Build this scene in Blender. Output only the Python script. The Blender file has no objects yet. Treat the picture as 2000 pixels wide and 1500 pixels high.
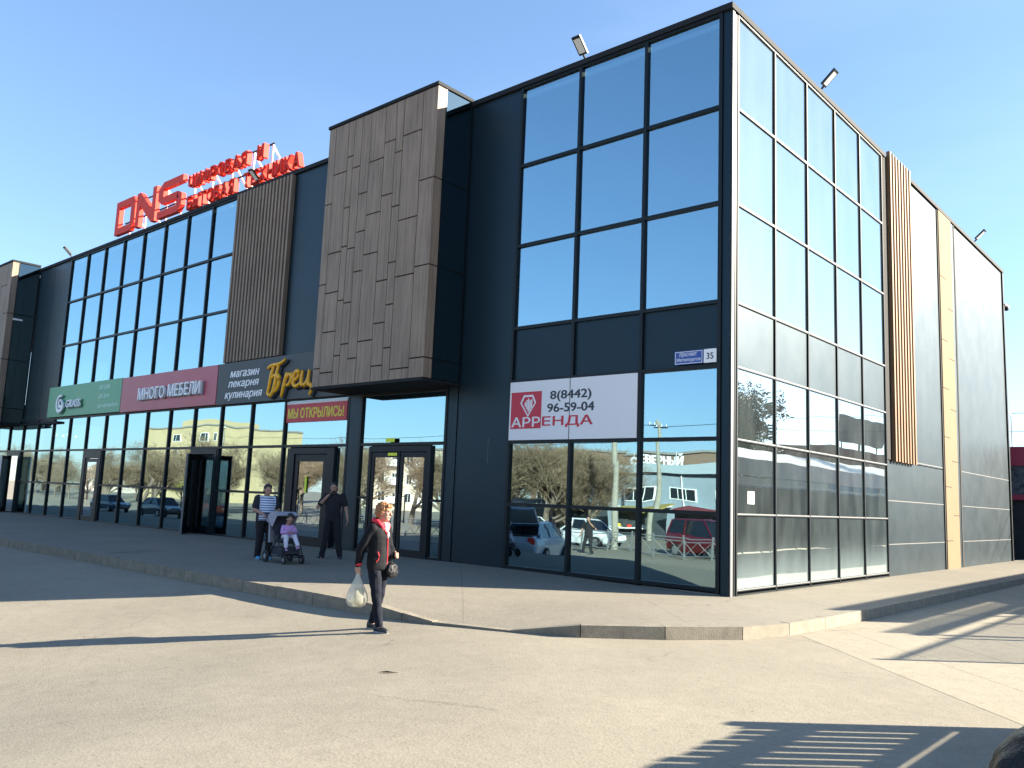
import bpy, bmesh, math, random
from mathutils import Vector, Matrix, noise
from mathutils.geometry import interpolate_bezier, delaunay_2d_cdt
random.seed(7)
sc = bpy.context.scene
COL = sc.collection
R = math.radians
PI = math.pi

# ------------------------------------------------------------------ camera, sky, sun, exposure
cam = bpy.data.objects.new('camera', bpy.data.cameras.new('camera'))
COL.objects.link(cam)
cam.data.sensor_width = 36.0
cam.data.lens = 29.70871
cam.data.clip_start = 0.1
cam.data.clip_end = 3000
_r = Vector((0.75103473, 0.65903916, 0.04017736))
_u = Vector((0.05877459, -0.12733994, 0.9901162))
_f = Vector((-0.65764153, 0.74125025, 0.13437148))
cam.matrix_world = Matrix(((_r.x, _u.x, -_f.x, 7.09374406), (_r.y, _u.y, -_f.y, -13.92975916),
                           (_r.z, _u.z, -_f.z, 1.72), (0, 0, 0, 1)))
sc.camera = cam

SUN_EL, SUN_AZ = 21.3, 45.0            # azimuth clockwise from +Y
w = bpy.data.worlds.new("World"); sc.world = w; w.use_nodes = True
nt = w.node_tree
sky = nt.nodes.new('ShaderNodeTexSky'); sky.sky_type = 'NISHITA'; sky.sun_disc = False
sky.sun_elevation = R(SUN_EL); sky.sun_rotation = R(SUN_AZ)
sky.air_density = 1.0; sky.dust_density = 0.4; sky.ozone_density = 4.0; sky.altitude = 100
bg = nt.nodes['Background']; bg.inputs[1].default_value = 0.087
_g = nt.nodes.new('ShaderNodeGamma'); _g.inputs[1].default_value = 0.80
_m = nt.nodes.new('ShaderNodeMix'); _m.data_type = 'RGBA'; _m.blend_type = 'MULTIPLY'; _m.inputs[0].default_value = 1.0
_m.inputs[7].default_value = (0.90, 0.955, 1.02, 1)
_tc = nt.nodes.new('ShaderNodeTexCoord'); _mp = nt.nodes.new('ShaderNodeMapping'); _mp.inputs['Scale'].default_value = (1.2, 1.2, 5.0)
_n = nt.nodes.new('ShaderNodeTexNoise'); _n.inputs['Scale'].default_value = 1.6; _n.inputs['Detail'].default_value = 5
_r = nt.nodes.new('ShaderNodeMapRange'); _r.inputs[1].default_value = 0.5; _r.inputs[2].default_value = 0.85; _r.inputs[3].default_value = 0.0; _r.inputs[4].default_value = 0.10
_c = nt.nodes.new('ShaderNodeMix'); _c.data_type = 'RGBA'; _c.inputs[7].default_value = (3.2, 3.7, 4.3, 1)
nt.links.new(_tc.outputs['Generated'], _mp.inputs[0]); nt.links.new(_mp.outputs[0], _n.inputs['Vector']); nt.links.new(_n.outputs[0], _r.inputs[0])
nt.links.new(sky.outputs[0], _g.inputs[0]); nt.links.new(_g.outputs[0], _m.inputs[6]); nt.links.new(_m.outputs[2], _c.inputs[6]); nt.links.new(_r.outputs[0], _c.inputs[0])
nt.links.new(_c.outputs[2], bg.inputs[0])
sl = bpy.data.lights.new('sun', 'SUN'); sl.energy = 5.0; sl.angle = R(0.5); sl.color = (1.0, 0.90, 0.73)
so = bpy.data.objects.new('sun', sl); COL.objects.link(so)
_sd = Vector((math.sin(R(SUN_AZ)) * math.cos(R(SUN_EL)), math.cos(R(SUN_AZ)) * math.cos(R(SUN_EL)), math.sin(R(SUN_EL))))
so.rotation_euler = _sd.to_track_quat('Z', 'Y').to_euler()
so.location = (60, 60, 50)
sc.view_settings.view_transform = 'Standard'; sc.view_settings.look = 'None'
sc.view_settings.exposure = 2.25; sc.view_settings.gamma = 1.0
sc.cycles.max_bounces = 8; sc.cycles.transparent_max_bounces = 12
sc.cycles.glossy_bounces = 4; sc.cycles.caustics_reflective = False; sc.cycles.caustics_refractive = False

# ------------------------------------------------------------------ materials
def N(nt, t, **kw):
    n = nt.nodes.new(t)
    for k, v in kw.items():
        setattr(n, k, v)
    return n

def pm(name, col, rough=0.6, metal=0.0, var=0.0, vs=4.0, spec=0.5, bump=0.0, bs=40.0, stretch=None, coat=0.0):
    m = bpy.data.materials.new(name); m.use_nodes = True
    t = m.node_tree; b = t.nodes['Principled BSDF']; L = t.links.new
    b.inputs['Base Color'].default_value = (*col, 1); b.inputs['Roughness'].default_value = rough
    b.inputs['Metallic'].default_value = metal; b.inputs['Specular IOR Level'].default_value = spec
    b.inputs['Coat Weight'].default_value = coat
    if var or bump:
        g = N(t, 'ShaderNodeTexCoord'); mp = N(t, 'ShaderNodeMapping')
        L(g.outputs['Object'], mp.inputs[0])
        if stretch: mp.inputs['Scale'].default_value = stretch
    if var:
        n1 = N(t, 'ShaderNodeTexNoise'); n1.inputs['Scale'].default_value = vs; n1.inputs['Detail'].default_value = 6
        n1.inputs['Roughness'].default_value = 0.65
        L(mp.outputs[0], n1.inputs['Vector'])
        mx = N(t, 'ShaderNodeMix', data_type='RGBA')
        mx.inputs[6].default_value = (*[max(0, c * (1 - var)) for c in col], 1)
        mx.inputs[7].default_value = (*[min(1, c * (1 + var)) for c in col], 1)
        cr = N(t, 'ShaderNodeMapRange'); cr.inputs[1].default_value = 0.3; cr.inputs[2].default_value = 0.7
        L(n1.outputs[0], cr.inputs[0]); L(cr.outputs[0], mx.inputs[0]); L(mx.outputs[2], b.inputs['Base Color'])
        rr = N(t, 'ShaderNodeMapRange'); rr.inputs[3].default_value = max(0.03, rough - 0.08); rr.inputs[4].default_value = min(1, rough + 0.08)
        L(n1.outputs[0], rr.inputs[0]); L(rr.outputs[0], b.inputs['Roughness'])
    if bump:
        n2 = N(t, 'ShaderNodeTexNoise'); n2.inputs['Scale'].default_value = bs; n2.inputs['Detail'].default_value = 4
        L(mp.outputs[0], n2.inputs['Vector'])
        bp = N(t, 'ShaderNodeBump'); bp.inputs['Strength'].default_value = bump; bp.inputs['Distance'].default_value = 0.02
        L(n2.outputs[0], bp.inputs['Height']); L(bp.outputs[0], b.inputs['Normal'])
    return m

def glass_mat(name, refl=0.55, tint=(0.72, 0.88, 0.98), trans=(0.46, 0.54, 0.55), warp=0.05, dust=0.0, dustcol=(0.62, 0.66, 0.64)):
    m = bpy.data.materials.new(name); m.use_nodes = True
    t = m.node_tree; L = t.links.new
    for n in list(t.nodes):
        if n.type != 'OUTPUT_MATERIAL': t.nodes.remove(n)
    out = [n for n in t.nodes if n.type == 'OUTPUT_MATERIAL'][0]
    gl = N(t, 'ShaderNodeBsdfGlossy'); gl.inputs['Color'].default_value = (*tint, 1); gl.inputs['Roughness'].default_value = 0.0
    tr = N(t, 'ShaderNodeBsdfTransparent'); tr.inputs['Color'].default_value = (*trans, 1)
    lw = N(t, 'ShaderNodeLayerWeight'); lw.inputs['Blend'].default_value = 0.25
    mr = N(t, 'ShaderNodeMapRange'); mr.inputs[3].default_value = refl; mr.inputs[4].default_value = 0.95
    L(lw.outputs['Facing'], mr.inputs[0])
    mx = N(t, 'ShaderNodeMixShader'); L(mr.outputs[0], mx.inputs[0]); L(tr.outputs[0], mx.inputs[1]); L(gl.outputs[0], mx.inputs[2])
    tc = N(t, 'ShaderNodeTexCoord'); oi = N(t, 'ShaderNodeObjectInfo')
    ad = N(t, 'ShaderNodeVectorMath', operation='MULTIPLY_ADD'); ad.inputs[1].default_value = (1, 1, 1)
    cb = N(t, 'ShaderNodeVectorMath', operation='SCALE'); cb.inputs[0].default_value = (37, 53, 71)
    L(oi.outputs['Random'], cb.inputs['Scale']); L(tc.outputs['Object'], ad.inputs[0]); L(cb.outputs[0], ad.inputs[2])
    if warp:
        n = N(t, 'ShaderNodeTexNoise'); n.inputs['Scale'].default_value = 0.55; n.inputs['Detail'].default_value = 1
        L(ad.outputs[0], n.inputs['Vector'])
        bp = N(t, 'ShaderNodeBump'); bp.inputs['Strength'].default_value = 1.0; bp.inputs['Distance'].default_value = warp
        L(n.outputs[0], bp.inputs['Height']); L(bp.outputs[0], gl.inputs['Normal'])
    res = mx
    if dust:
        df = N(t, 'ShaderNodeBsdfDiffuse'); df.inputs[0].default_value = (*dustcol, 1)
        n = N(t, 'ShaderNodeTexNoise'); n.inputs['Scale'].default_value = 1.3; n.inputs['Detail'].default_value = 7
        mp = N(t, 'ShaderNodeMapping'); mp.inputs['Scale'].default_value = (1, 1.6, 0.5)
        L(ad.outputs[0], mp.inputs[0]); L(mp.outputs[0], n.inputs['Vector'])
        sx = N(t, 'ShaderNodeSeparateXYZ'); L(tc.outputs['Object'], sx.inputs[0])
        hz = N(t, 'ShaderNodeMapRange'); hz.inputs[1].default_value = 0.25; hz.inputs[2].default_value = 1.25
        hz.inputs[3].default_value = 0.55; hz.inputs[4].default_value = 0.0
        L(sx.outputs['Z'], hz.inputs[0])
        pw = N(t, 'ShaderNodeMath', operation='POWER'); pw.inputs[1].default_value = 1.6; L(hz.outputs[0], pw.inputs[0])
        nr = N(t, 'ShaderNodeMapRange'); nr.inputs[1].default_value = 0.35; nr.inputs[2].default_value = 0.75
        nr.inputs[3].default_value = dust * 0.35; nr.inputs[4].default_value = dust
        L(n.outputs[0], nr.inputs[0])
        a2 = N(t, 'ShaderNodeMath', operation='ADD', use_clamp=True); L(pw.outputs[0], a2.inputs[0]); L(nr.outputs[0], a2.inputs[1])
        m2 = N(t, 'ShaderNodeMixShader'); L(a2.outputs[0], m2.inputs[0]); L(mx.outputs[0], m2.inputs[1]); L(df.outputs[0], m2.inputs[2])
        res = m2
    L(res.outputs[0], out.inputs['Surface'])
    return m

def asphalt_mat(name, col, speck=0.35, patch=0.25, joint=None, jcol=0.45):
    m = bpy.data.materials.new(name); m.use_nodes = True
    t = m.node_tree; b = t.nodes['Principled BSDF']; L = t.links.new
    b.inputs['Roughness'].default_value = 0.9; b.inputs['Specular IOR Level'].default_value = 0.25
    g = N(t, 'ShaderNodeNewGeometry')
    big = N(t, 'ShaderNodeTexNoise'); big.inputs['Scale'].default_value = 0.35; big.inputs['Detail'].default_value = 8; big.inputs['Roughness'].default_value = 0.7
    med = N(t, 'ShaderNodeTexNoise'); med.inputs['Scale'].default_value = 5.0; med.inputs['Detail'].default_value = 8; med.inputs['Roughness'].default_value = 0.75
    fin = N(t, 'ShaderNodeTexVoronoi'); fin.inputs['Scale'].default_value = 48.0
    sp = N(t, 'ShaderNodeTexNoise'); sp.inputs['Scale'].default_value = 16.0; sp.inputs['Detail'].default_value = 5
    for n in (big, med, fin, sp): L(g.outputs['Position'], n.inputs['Vector'])
    r1 = N(t, 'ShaderNodeMapRange'); r1.inputs[1].default_value = 0.3; r1.inputs[2].default_value = 0.7; r1.inputs[3].default_value = 1 - patch; r1.inputs[4].default_value = 1 + patch * 0.5
    L(big.outputs[0], r1.inputs[0])
    r2 = N(t, 'ShaderNodeMapRange'); r2.inputs[1].default_value = 0.3; r2.inputs[2].default_value = 0.7; r2.inputs[3].default_value = 0.9; r2.inputs[4].default_value = 1.08
    L(med.outputs[0], r2.inputs[0])
    r3 = N(t, 'ShaderNodeMapRange'); r3.inputs[1].default_value = 0.0; r3.inputs[2].default_value = 0.7; r3.inputs[3].default_value = 1 - speck; r3.inputs[4].default_value = 1 + speck * 0.4
    L(fin.outputs['Color'], r3.inputs[0])
    r4 = N(t, 'ShaderNodeMapRange'); r4.inputs[1].default_value = 0.66; r4.inputs[2].default_value = 0.74; r4.inputs[3].default_value = 1.0; r4.inputs[4].default_value = 0.55
    L(sp.outputs[0], r4.inputs[0])
    wp = N(t, 'ShaderNodeTexNoise'); wp.inputs['Scale'].default_value = 1.1; wp.inputs['Detail'].default_value = 4; L(g.outputs['Position'], wp.inputs['Vector'])
    wa = N(t, 'ShaderNodeVectorMath', operation='MULTIPLY_ADD'); wa.inputs[1].default_value = (1.1, 1.1, 0); L(wp.outputs['Color'], wa.inputs[0]); L(g.outputs['Position'], wa.inputs[2])
    ck = N(t, 'ShaderNodeTexVoronoi', feature='DISTANCE_TO_EDGE'); ck.inputs['Scale'].default_value = 0.23; L(wa.outputs[0], ck.inputs['Vector'])
    ckr = N(t, 'ShaderNodeMapRange'); ckr.inputs[1].default_value = 0.0015; ckr.inputs[2].default_value = 0.005; ckr.inputs[3].default_value = 0.80; ckr.inputs[4].default_value = 1.0; L(ck.outputs['Distance'], ckr.inputs[0])
    cm_ = N(t, 'ShaderNodeTexNoise'); cm_.inputs['Scale'].default_value = 0.5; L(g.outputs['Position'], cm_.inputs['Vector'])
    cmr = N(t, 'ShaderNodeMapRange'); cmr.inputs[1].default_value = 0.52; cmr.inputs[2].default_value = 0.6; L(cm_.outputs[0], cmr.inputs[0])
    cmx = N(t, 'ShaderNodeMix'); cmx.inputs[2].default_value = 1.0; L(cmr.outputs[0], cmx.inputs[0]); L(ckr.outputs[0], cmx.inputs[3])
    st = N(t, 'ShaderNodeTexNoise'); st.inputs['Scale'].default_value = 0.9; st.inputs['Detail'].default_value = 9; st.inputs['Roughness'].default_value = 0.8; L(wa.outputs[0], st.inputs['Vector'])
    str_ = N(t, 'ShaderNodeMapRange'); str_.inputs[1].default_value = 0.58; str_.inputs[2].default_value = 0.72; str_.inputs[3].default_value = 1.0; str_.inputs[4].default_value = 0.80; L(st.outputs[0], str_.inputs[0])
    cur = r1.outputs[0]
    for o in (r2.outputs[0], r3.outputs[0], r4.outputs[0], cmx.outputs[0], str_.outputs[0]):
        mm = N(t, 'ShaderNodeMath', operation='MULTIPLY'); L(cur, mm.inputs[0]); L(o, mm.inputs[1]); cur = mm.outputs[0]
    if joint:
        dx, dy, off, per, wd = joint
        dt = N(t, 'ShaderNodeVectorMath', operation='DOT_PRODUCT'); dt.inputs[1].default_value = (dx, dy, 0)
        L(g.outputs['Position'], dt.inputs[0])
        a = N(t, 'ShaderNodeMath', operation='SUBTRACT'); a.inputs[1].default_value = off; L(dt.outputs['Value'], a.inputs[0])
        pp = N(t, 'ShaderNodeMath', operation='PINGPONG'); pp.inputs[1].default_value = per / 2; L(a.outputs[0], pp.inputs[0])
        cm = N(t, 'ShaderNodeMapRange'); cm.inputs[1].default_value = wd * 0.6; cm.inputs[2].default_value = wd; cm.inputs[3].default_value = jcol; cm.inputs[4].default_value = 1.0
        L(pp.outputs[0], cm.inputs[0])
        mm = N(t, 'ShaderNodeMath', operation='MULTIPLY'); L(cur, mm.inputs[0]); L(cm.outputs[0], mm.inputs[1]); cur = mm.outputs[0]
    vc = N(t, 'ShaderNodeVectorMath', operation='SCALE'); vc.inputs[0].default_value = col
    L(cur, vc.inputs['Scale']); L(vc.outputs[0], b.inputs['Base Color'])
    bp = N(t, 'ShaderNodeBump'); bp.inputs['Strength'].default_value = 0.25; bp.inputs['Distance'].default_value = 0.006
    L(fin.outputs['Distance'], bp.inputs['Height']); L(bp.outputs[0], b.inputs['Normal'])
    return m

def wood_mat(name, col, var=0.35):
    m = bpy.data.materials.new(name); m.use_nodes = True
    t = m.node_tree; b = t.nodes['Principled BSDF']; L = t.links.new
    b.inputs['Roughness'].default_value = 0.62; b.inputs['Specular IOR Level'].default_value = 0.3
    g = N(t, 'ShaderNodeTexCoord'); mp = N(t, 'ShaderNodeMapping'); mp.inputs['Scale'].default_value = (9, 9, 0.35)
    L(g.outputs['Object'], mp.inputs[0])
    n = N(t, 'ShaderNodeTexNoise'); n.inputs['Scale'].default_value = 2.2; n.inputs['Detail'].default_value = 9; n.inputs['Roughness'].default_value = 0.7
    n2 = N(t, 'ShaderNodeTexNoise'); n2.inputs['Scale'].default_value = 0.9; n2.inputs['Detail'].default_value = 3
    L(mp.outputs[0], n.inputs['Vector']); L(g.outputs['Object'], n2.inputs['Vector'])
    ad = N(t, 'ShaderNodeMath', operation='MULTIPLY_ADD'); ad.inputs[1].default_value = 0.35; L(n2.outputs[0], ad.inputs[0]); L(n.outputs[0], ad.inputs[2])
    mr = N(t, 'ShaderNodeMapRange'); mr.inputs[1].default_value = 0.45; mr.inputs[2].default_value = 0.95
    L(ad.outputs[0], mr.inputs[0])
    mx = N(t, 'ShaderNodeMix', data_type='RGBA')
    mx.inputs[6].default_value = (*[c * (1 - var) for c in col], 1); mx.inputs[7].default_value = (*[c * (1 + var) for c in col], 1)
    L(mr.outputs[0], mx.inputs[0]); L(mx.outputs[2], b.inputs['Base Color'])
    bp = N(t, 'ShaderNodeBump'); bp.inputs['Strength'].default_value = 0.2; bp.inputs['Distance'].default_value = 0.004
    L(n.outputs[0], bp.inputs['Height']); L(bp.outputs[0], b.inputs['Normal'])
    return m

def emit_mat(name, col, s):
    m = bpy.data.materials.new(name); m.use_nodes = True
    b = m.node_tree.nodes['Principled BSDF']
    b.inputs['Emission Color'].default_value = (*col, 1); b.inputs['Emission Strength'].default_value = s
    b.inputs['Base Color'].default_value = (*col, 1)
    return m

def trans_mat(name, col, fac):
    m = bpy.data.materials.new(name); m.use_nodes = True
    t = m.node_tree; L = t.links.new; b = t.nodes['Principled BSDF']; out = [n for n in t.nodes if n.type == 'OUTPUT_MATERIAL'][0]
    b.inputs['Base Color'].default_value = (*col, 1); b.inputs['Roughness'].default_value = 0.35
    tr = N(t, 'ShaderNodeBsdfTransparent'); mx = N(t, 'ShaderNodeMixShader'); mx.inputs[0].default_value = fac
    tl = N(t, 'ShaderNodeBsdfTranslucent'); tl.inputs[0].default_value = (*col, 1)
    m1 = N(t, 'ShaderNodeMixShader'); m1.inputs[0].default_value = 0.45
    L(b.outputs[0], m1.inputs[1]); L(tl.outputs[0], m1.inputs[2])
    L(m1.outputs[0], mx.inputs[1]); L(tr.outputs[0], mx.inputs[2]); L(mx.outputs[0], out.inputs[0])
    return m

M = {}
M['asphalt'] = asphalt_mat('dusty asphalt', (0.262, 0.235, 0.183), speck=0.11, patch=0.16)
M['apron'] = asphalt_mat('concrete apron', (0.30, 0.266, 0.203), 0.14, 0.12, (0.7071, 0.7071, 0.95, 0.95, 0.012), 0.62)
M['walk'] = asphalt_mat('pavement concrete', (0.226, 0.204, 0.162), 0.14, 0.14, (0.7071, 0.7071, 1.34, 3.0, 0.016), 0.86)
M['kerb'] = pm('kerb stone', (0.20, 0.178, 0.138), 0.9, var=0.25, vs=6, bump=0.4, bs=60)
M['glass'] = glass_mat('coated glass', 0.52, tint=(0.44, 0.635, 0.71), warp=0.006)
M['glass_side'] = glass_mat('dusty coated glass', 0.66, tint=(0.80, 0.88, 0.90), trans=(0.035, 0.055, 0.055), warp=0.009, dust=0.15, dustcol=(0.26, 0.32, 0.32))
M['door_glass'] = glass_mat('door glass', 0.42, warp=0.004)
M['frame'] = pm('dark anodised frame', (0.007, 0.012, 0.016), 0.42, metal=0.2, spec=0.25)
M['panel'] = pm('graphite cassette panel', (0.006, 0.012, 0.017), 0.42, metal=0.0, spec=0.40, var=0.06, vs=1.2)
M['panel'].node_tree.nodes['Principled BSDF'].inputs['Specular Tint'].default_value = (0.50, 0.80, 1.0, 1)
M['coping'] = pm('black coping metal', (0.015, 0.017, 0.02), 0.75, spec=0.2)
M['alu'] = pm('mill aluminium trim', (0.15, 0.155, 0.16), 0.5, metal=0.3)
M['wood'] = wood_mat('fibre cement wood grain', (0.255, 0.190, 0.142), 0.42)
M['wood_side'] = wood_mat('larch slat', (0.20, 0.115, 0.058), 0.3)
M['beige'] = pm('beige cladding', (0.18, 0.127, 0.072), 0.75, spec=0.15, var=0.08, vs=2)
M['gap'] = pm('shadow gap', (0.012, 0.011, 0.011), 0.9)
M['plinth'] = pm('concrete plinth', (0.24, 0.23, 0.21), 0.9, var=0.2, bump=0.3)
M['roof'] = pm('roof membrane', (0.16, 0.16, 0.16), 0.9)
M['int_wall'] = pm('interior wall', (0.17, 0.18, 0.19), 0.9, var=0.15, vs=0.8)
M['int_floor'] = pm('interior floor', (0.16, 0.16, 0.155), 0.7)
M['int_white'] = pm('interior white column', (0.72, 0.73, 0.73), 0.8)
M['white'] = pm('white paint', (0.78, 0.78, 0.77), 0.5, var=0.05)
M['silver'] = pm('galvanised steel', (0.30, 0.31, 0.32), 0.45, metal=0.6)
M['lamp'] = emit_mat('lit downlight', (1, 0.93, 0.8), 6)
M['red_sign'] = pm('red sign plastic', (0.72, 0.05, 0.032), 0.6, spec=0.2, var=0.05)
M['crimson'] = pm('crimson panel', (0.42, 0.045, 0.085), 0.4, var=0.04)
M['green'] = pm('green panel', (0.035, 0.30, 0.14), 0.4, var=0.04)
M['green_dark'] = pm('dark green tone', (0.01, 0.12, 0.06), 0.5)  # shadow colour under the white emblem and letters; also on one bag item
M['charcoal'] = pm('charcoal sign panel', (0.020, 0.030, 0.038), 0.5)
M['letter_white'] = pm('white acrylic letters', (0.80, 0.80, 0.82), 0.35)
M['letter_pale'] = pm('pale green lettering', (0.55, 0.80, 0.66), 0.5)
M['letter_yellow'] = pm('amber letters', (0.85, 0.42, 0.01), 0.4)
M['lemon'] = pm('yellow print', (0.72, 0.60, 0.05), 0.5)
M['banner_red'] = pm('red print', (0.50, 0.022, 0.035), 0.5)
M['banner_white'] = pm('white vinyl banner', (0.70, 0.70, 0.73), 0.5)
M['logo_red'] = pm('logo red print', (0.50, 0.015, 0.045), 0.5)
M['ink'] = pm('dark ink', (0.015, 0.025, 0.04), 0.5)
M['blue'] = pm('blue enamel', (0.012, 0.055, 0.30), 0.35)
M['hivis'] = pm('yellow door tape', (0.75, 0.85, 0.03), 0.5)
M['black'] = pm('black plastic', (0.015, 0.015, 0.017), 0.45)
M['rubber'] = pm('tyre rubber', (0.02, 0.02, 0.02), 0.85)
M['led'] = pm('floodlight glass', (0.75, 0.76, 0.72), 0.12)

# ------------------------------------------------------------------ helpers
def new_obj(name, me, parent=None, label=None):
    o = bpy.data.objects.new(name, me); COL.objects.link(o)
    if parent is not None:
        o.parent = parent
        if parent.type == 'EMPTY' and not parent.get('_local'):
            o.matrix_parent_inverse = Matrix.Translation(-parent.location)
    if label: o['label'] = label
    return o

def thing(name, label, cat, loc=(0, 0, 0), group=None, local=False, rz=0.0):
    """Empty at the base of a thing. local=True: its parts are built in its own frame."""
    o = bpy.data.objects.new(name, None); COL.objects.link(o)
    o.location = loc; o.rotation_euler = (0, 0, rz); o['label'] = label; o['category'] = cat
    o.empty_display_size = 0.3
    if group: o['group'] = group
    if local: o['_local'] = 1
    return o

def tag(o, label, cat, group=None):
    o['label'] = label; o['category'] = cat
    if group: o['group'] = group
    return o

def struct(o):
    o['kind'] = 'structure'; return o

def dup(root, loc, rz=0.0, label=None, group=None, scale=None):
    r = root.copy(); COL.objects.link(r); r.location = loc; r.rotation_euler = (0, 0, rz)
    if label: r['label'] = label
    if group: r['group'] = group
    if scale: r.scale = (scale, scale, scale)
    def rec(a, b):
        for ch in list(a.children):
            c = ch.copy(); COL.objects.link(c); c.parent = b
            rec(ch, c)
    rec(root, r)
    return r

class MB:
    def __init__(s): s.bm = bmesh.new()
    def box(s, x0, x1, y0, y1, z0, z1, mi=0):
        v = [s.bm.verts.new(p) for p in ((x0, y0, z0), (x1, y0, z0), (x1, y1, z0), (x0, y1, z0), (x0, y0, z1), (x1, y0, z1), (x1, y1, z1), (x0, y1, z1))]
        for f in ((0, 3, 2, 1), (4, 5, 6, 7), (0, 1, 5, 4), (1, 2, 6, 5), (2, 3, 7, 6), (3, 0, 4, 7)):
            s.bm.faces.new([v[i] for i in f]).material_index = mi
        return s
    def hexa(s, pts, mi=0):
        v = [s.bm.verts.new(p) for p in pts]
        for f in ((0, 3, 2, 1), (4, 5, 6, 7), (0, 1, 5, 4), (1, 2, 6, 5), (2, 3, 7, 6), (3, 0, 4, 7)):
            s.bm.faces.new([v[i] for i in f]).material_index = mi
        return s
    def poly(s, pts, mi=0):
        s.bm.faces.new([s.bm.verts.new(p) for p in pts]).material_index = mi
        return s
    def prism(s, pts, d, mi=0):
        """extrude a planar polygon (3d pts) along vector d"""
        d = Vector(d); n = len(pts)
        a = [s.bm.verts.new(p) for p in pts]; b = [s.bm.verts.new(Vector(p) + d) for p in pts]
        s.bm.faces.new(a).material_index = mi
        s.bm.faces.new(b[::-1]).material_index = mi
        for i in range(n):
            s.bm.faces.new((a[i], b[i], b[(i + 1) % n], a[(i + 1) % n])).material_index = mi
        return s
    def tube(s, pts, r, n=8, mi=0, cap=True):
        pts = [Vector(p) for p in pts]
        rr = r if isinstance(r, (list, tuple)) else [r] * len(pts)
        rings = []; up = None
        for i, p in enumerate(pts):
            if i == 0: t = pts[1] - pts[0]
            elif i == len(pts) - 1: t = pts[-1] - pts[-2]
            else: t = (pts[i + 1] - pts[i]).normalized() + (pts[i] - pts[i - 1]).normalized()
            t = t.normalized() if t.length > 1e-9 else Vector((0, 0, 1))
            if up is None: up = Vector((0, 0, 1)) if abs(t.z) < 0.9 else Vector((1, 0, 0))
            a = t.cross(up)
            if a.length < 1e-4: a = t.cross(Vector((0.3, 1, 0.2)))
            a.normalize(); b = a.cross(t).normalized(); up = b.copy() if False else up
            rings.append([s.bm.verts.new(p + a * (rr[i] * math.cos(2 * PI * k / n)) + b * (rr[i] * math.sin(2 * PI * k / n))) for k in range(n)])
        for i in range(len(rings) - 1):
            for k in range(n):
                s.bm.faces.new((rings[i][k], rings[i][(k + 1) % n], rings[i + 1][(k + 1) % n], rings[i + 1][k])).material_index = mi
        if cap:
            s.bm.faces.new(rings[0][::-1]).material_index = mi; s.bm.faces.new(rings[-1]).material_index = mi
        return s
    def loft(s, rings, mi=0, cap=True):
        R_ = [[s.bm.verts.new(p) for p in r] for r in rings]; n = len(R_[0])
        for i in range(len(R_) - 1):
            for k in range(n):
                s.bm.faces.new((R_[i][k], R_[i][(k + 1) % n], R_[i + 1][(k + 1) % n], R_[i + 1][k])).material_index = mi
        if cap:
            s.bm.faces.new(R_[0][::-1]).material_index = mi; s.bm.faces.new(R_[-1]).material_index = mi
        return s
    def ell(s, c, r, rot=None, sub=3, mi=0):
        mt = Matrix.Translation(Vector(c)) @ (rot.to_4x4() if rot is not None else Matrix.Identity(4)) @ Matrix.Diagonal((r[0], r[1], r[2], 1))
        res = bmesh.ops.create_icosphere(s.bm, subdivisions=sub, radius=1.0, matrix=mt)
        for v in res['verts']:
            for f in v.link_faces: f.material_index = mi
        return s
    def disc(s, c, axis, r, t, n=24, mi=0):
        c = Vector(c); ax = Vector(axis).normalized()
        return s.tube([c - ax * t / 2, c + ax * t / 2], r, n, mi)
    def mesh(s, name):
        bmesh.ops.recalc_face_normals(s.bm, faces=s.bm.faces[:])
        me = bpy.data.meshes.new(name); s.bm.to_mesh(me); s.bm.free(); return me
    def build(s, name, mats, parent=None, smooth=False, bevel=0.0, label=None):
        if bevel:
            e = [e for e in s.bm.edges if len(e.link_faces) == 2 and e.calc_face_angle(0) > 0.7]
            bmesh.ops.bevel(s.bm, geom=e, offset=bevel, segments=2, affect='EDGES', clamp_overlap=True)
        me = s.mesh(name)
        for m in (mats if isinstance(mats, (list, tuple)) else [mats]):
            me.materials.append(m)
        if smooth:
            for p in me.polygons: p.use_smooth = True
        return new_obj(name, me, parent, label)

def remesh(mb, name, mats, parent=None, voxel=0.01, it=4, label=None, disp=None):
    """fuse overlapping volumes into ONE continuous smooth surface"""
    me0 = mb.mesh(name + '_src'); t = bpy.data.objects.new('tmp', me0); COL.objects.link(t)
    r = t.modifiers.new('r', 'REMESH'); r.mode = 'VOXEL'; r.voxel_size = voxel
    if it:
        s = t.modifiers.new('s', 'SMOOTH'); s.iterations = it; s.factor = 0.5
    dg = bpy.context.evaluated_depsgraph_get()
    me = bpy.data.meshes.new_from_object(t.evaluated_get(dg))
    bpy.data.objects.remove(t); bpy.data.meshes.remove(me0)
    me.name = name
    if disp:
        sc_, amp = disp
        for v in me.vertices:
            v.co += v.normal * (noise.noise(v.co * sc_) * amp)
    me.materials.clear()
    for m in (mats if isinstance(mats, (list, tuple)) else [mats]): me.materials.append(m)
    for p in me.polygons: p.use_smooth = True
    return new_obj(name, me, parent, label)

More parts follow.
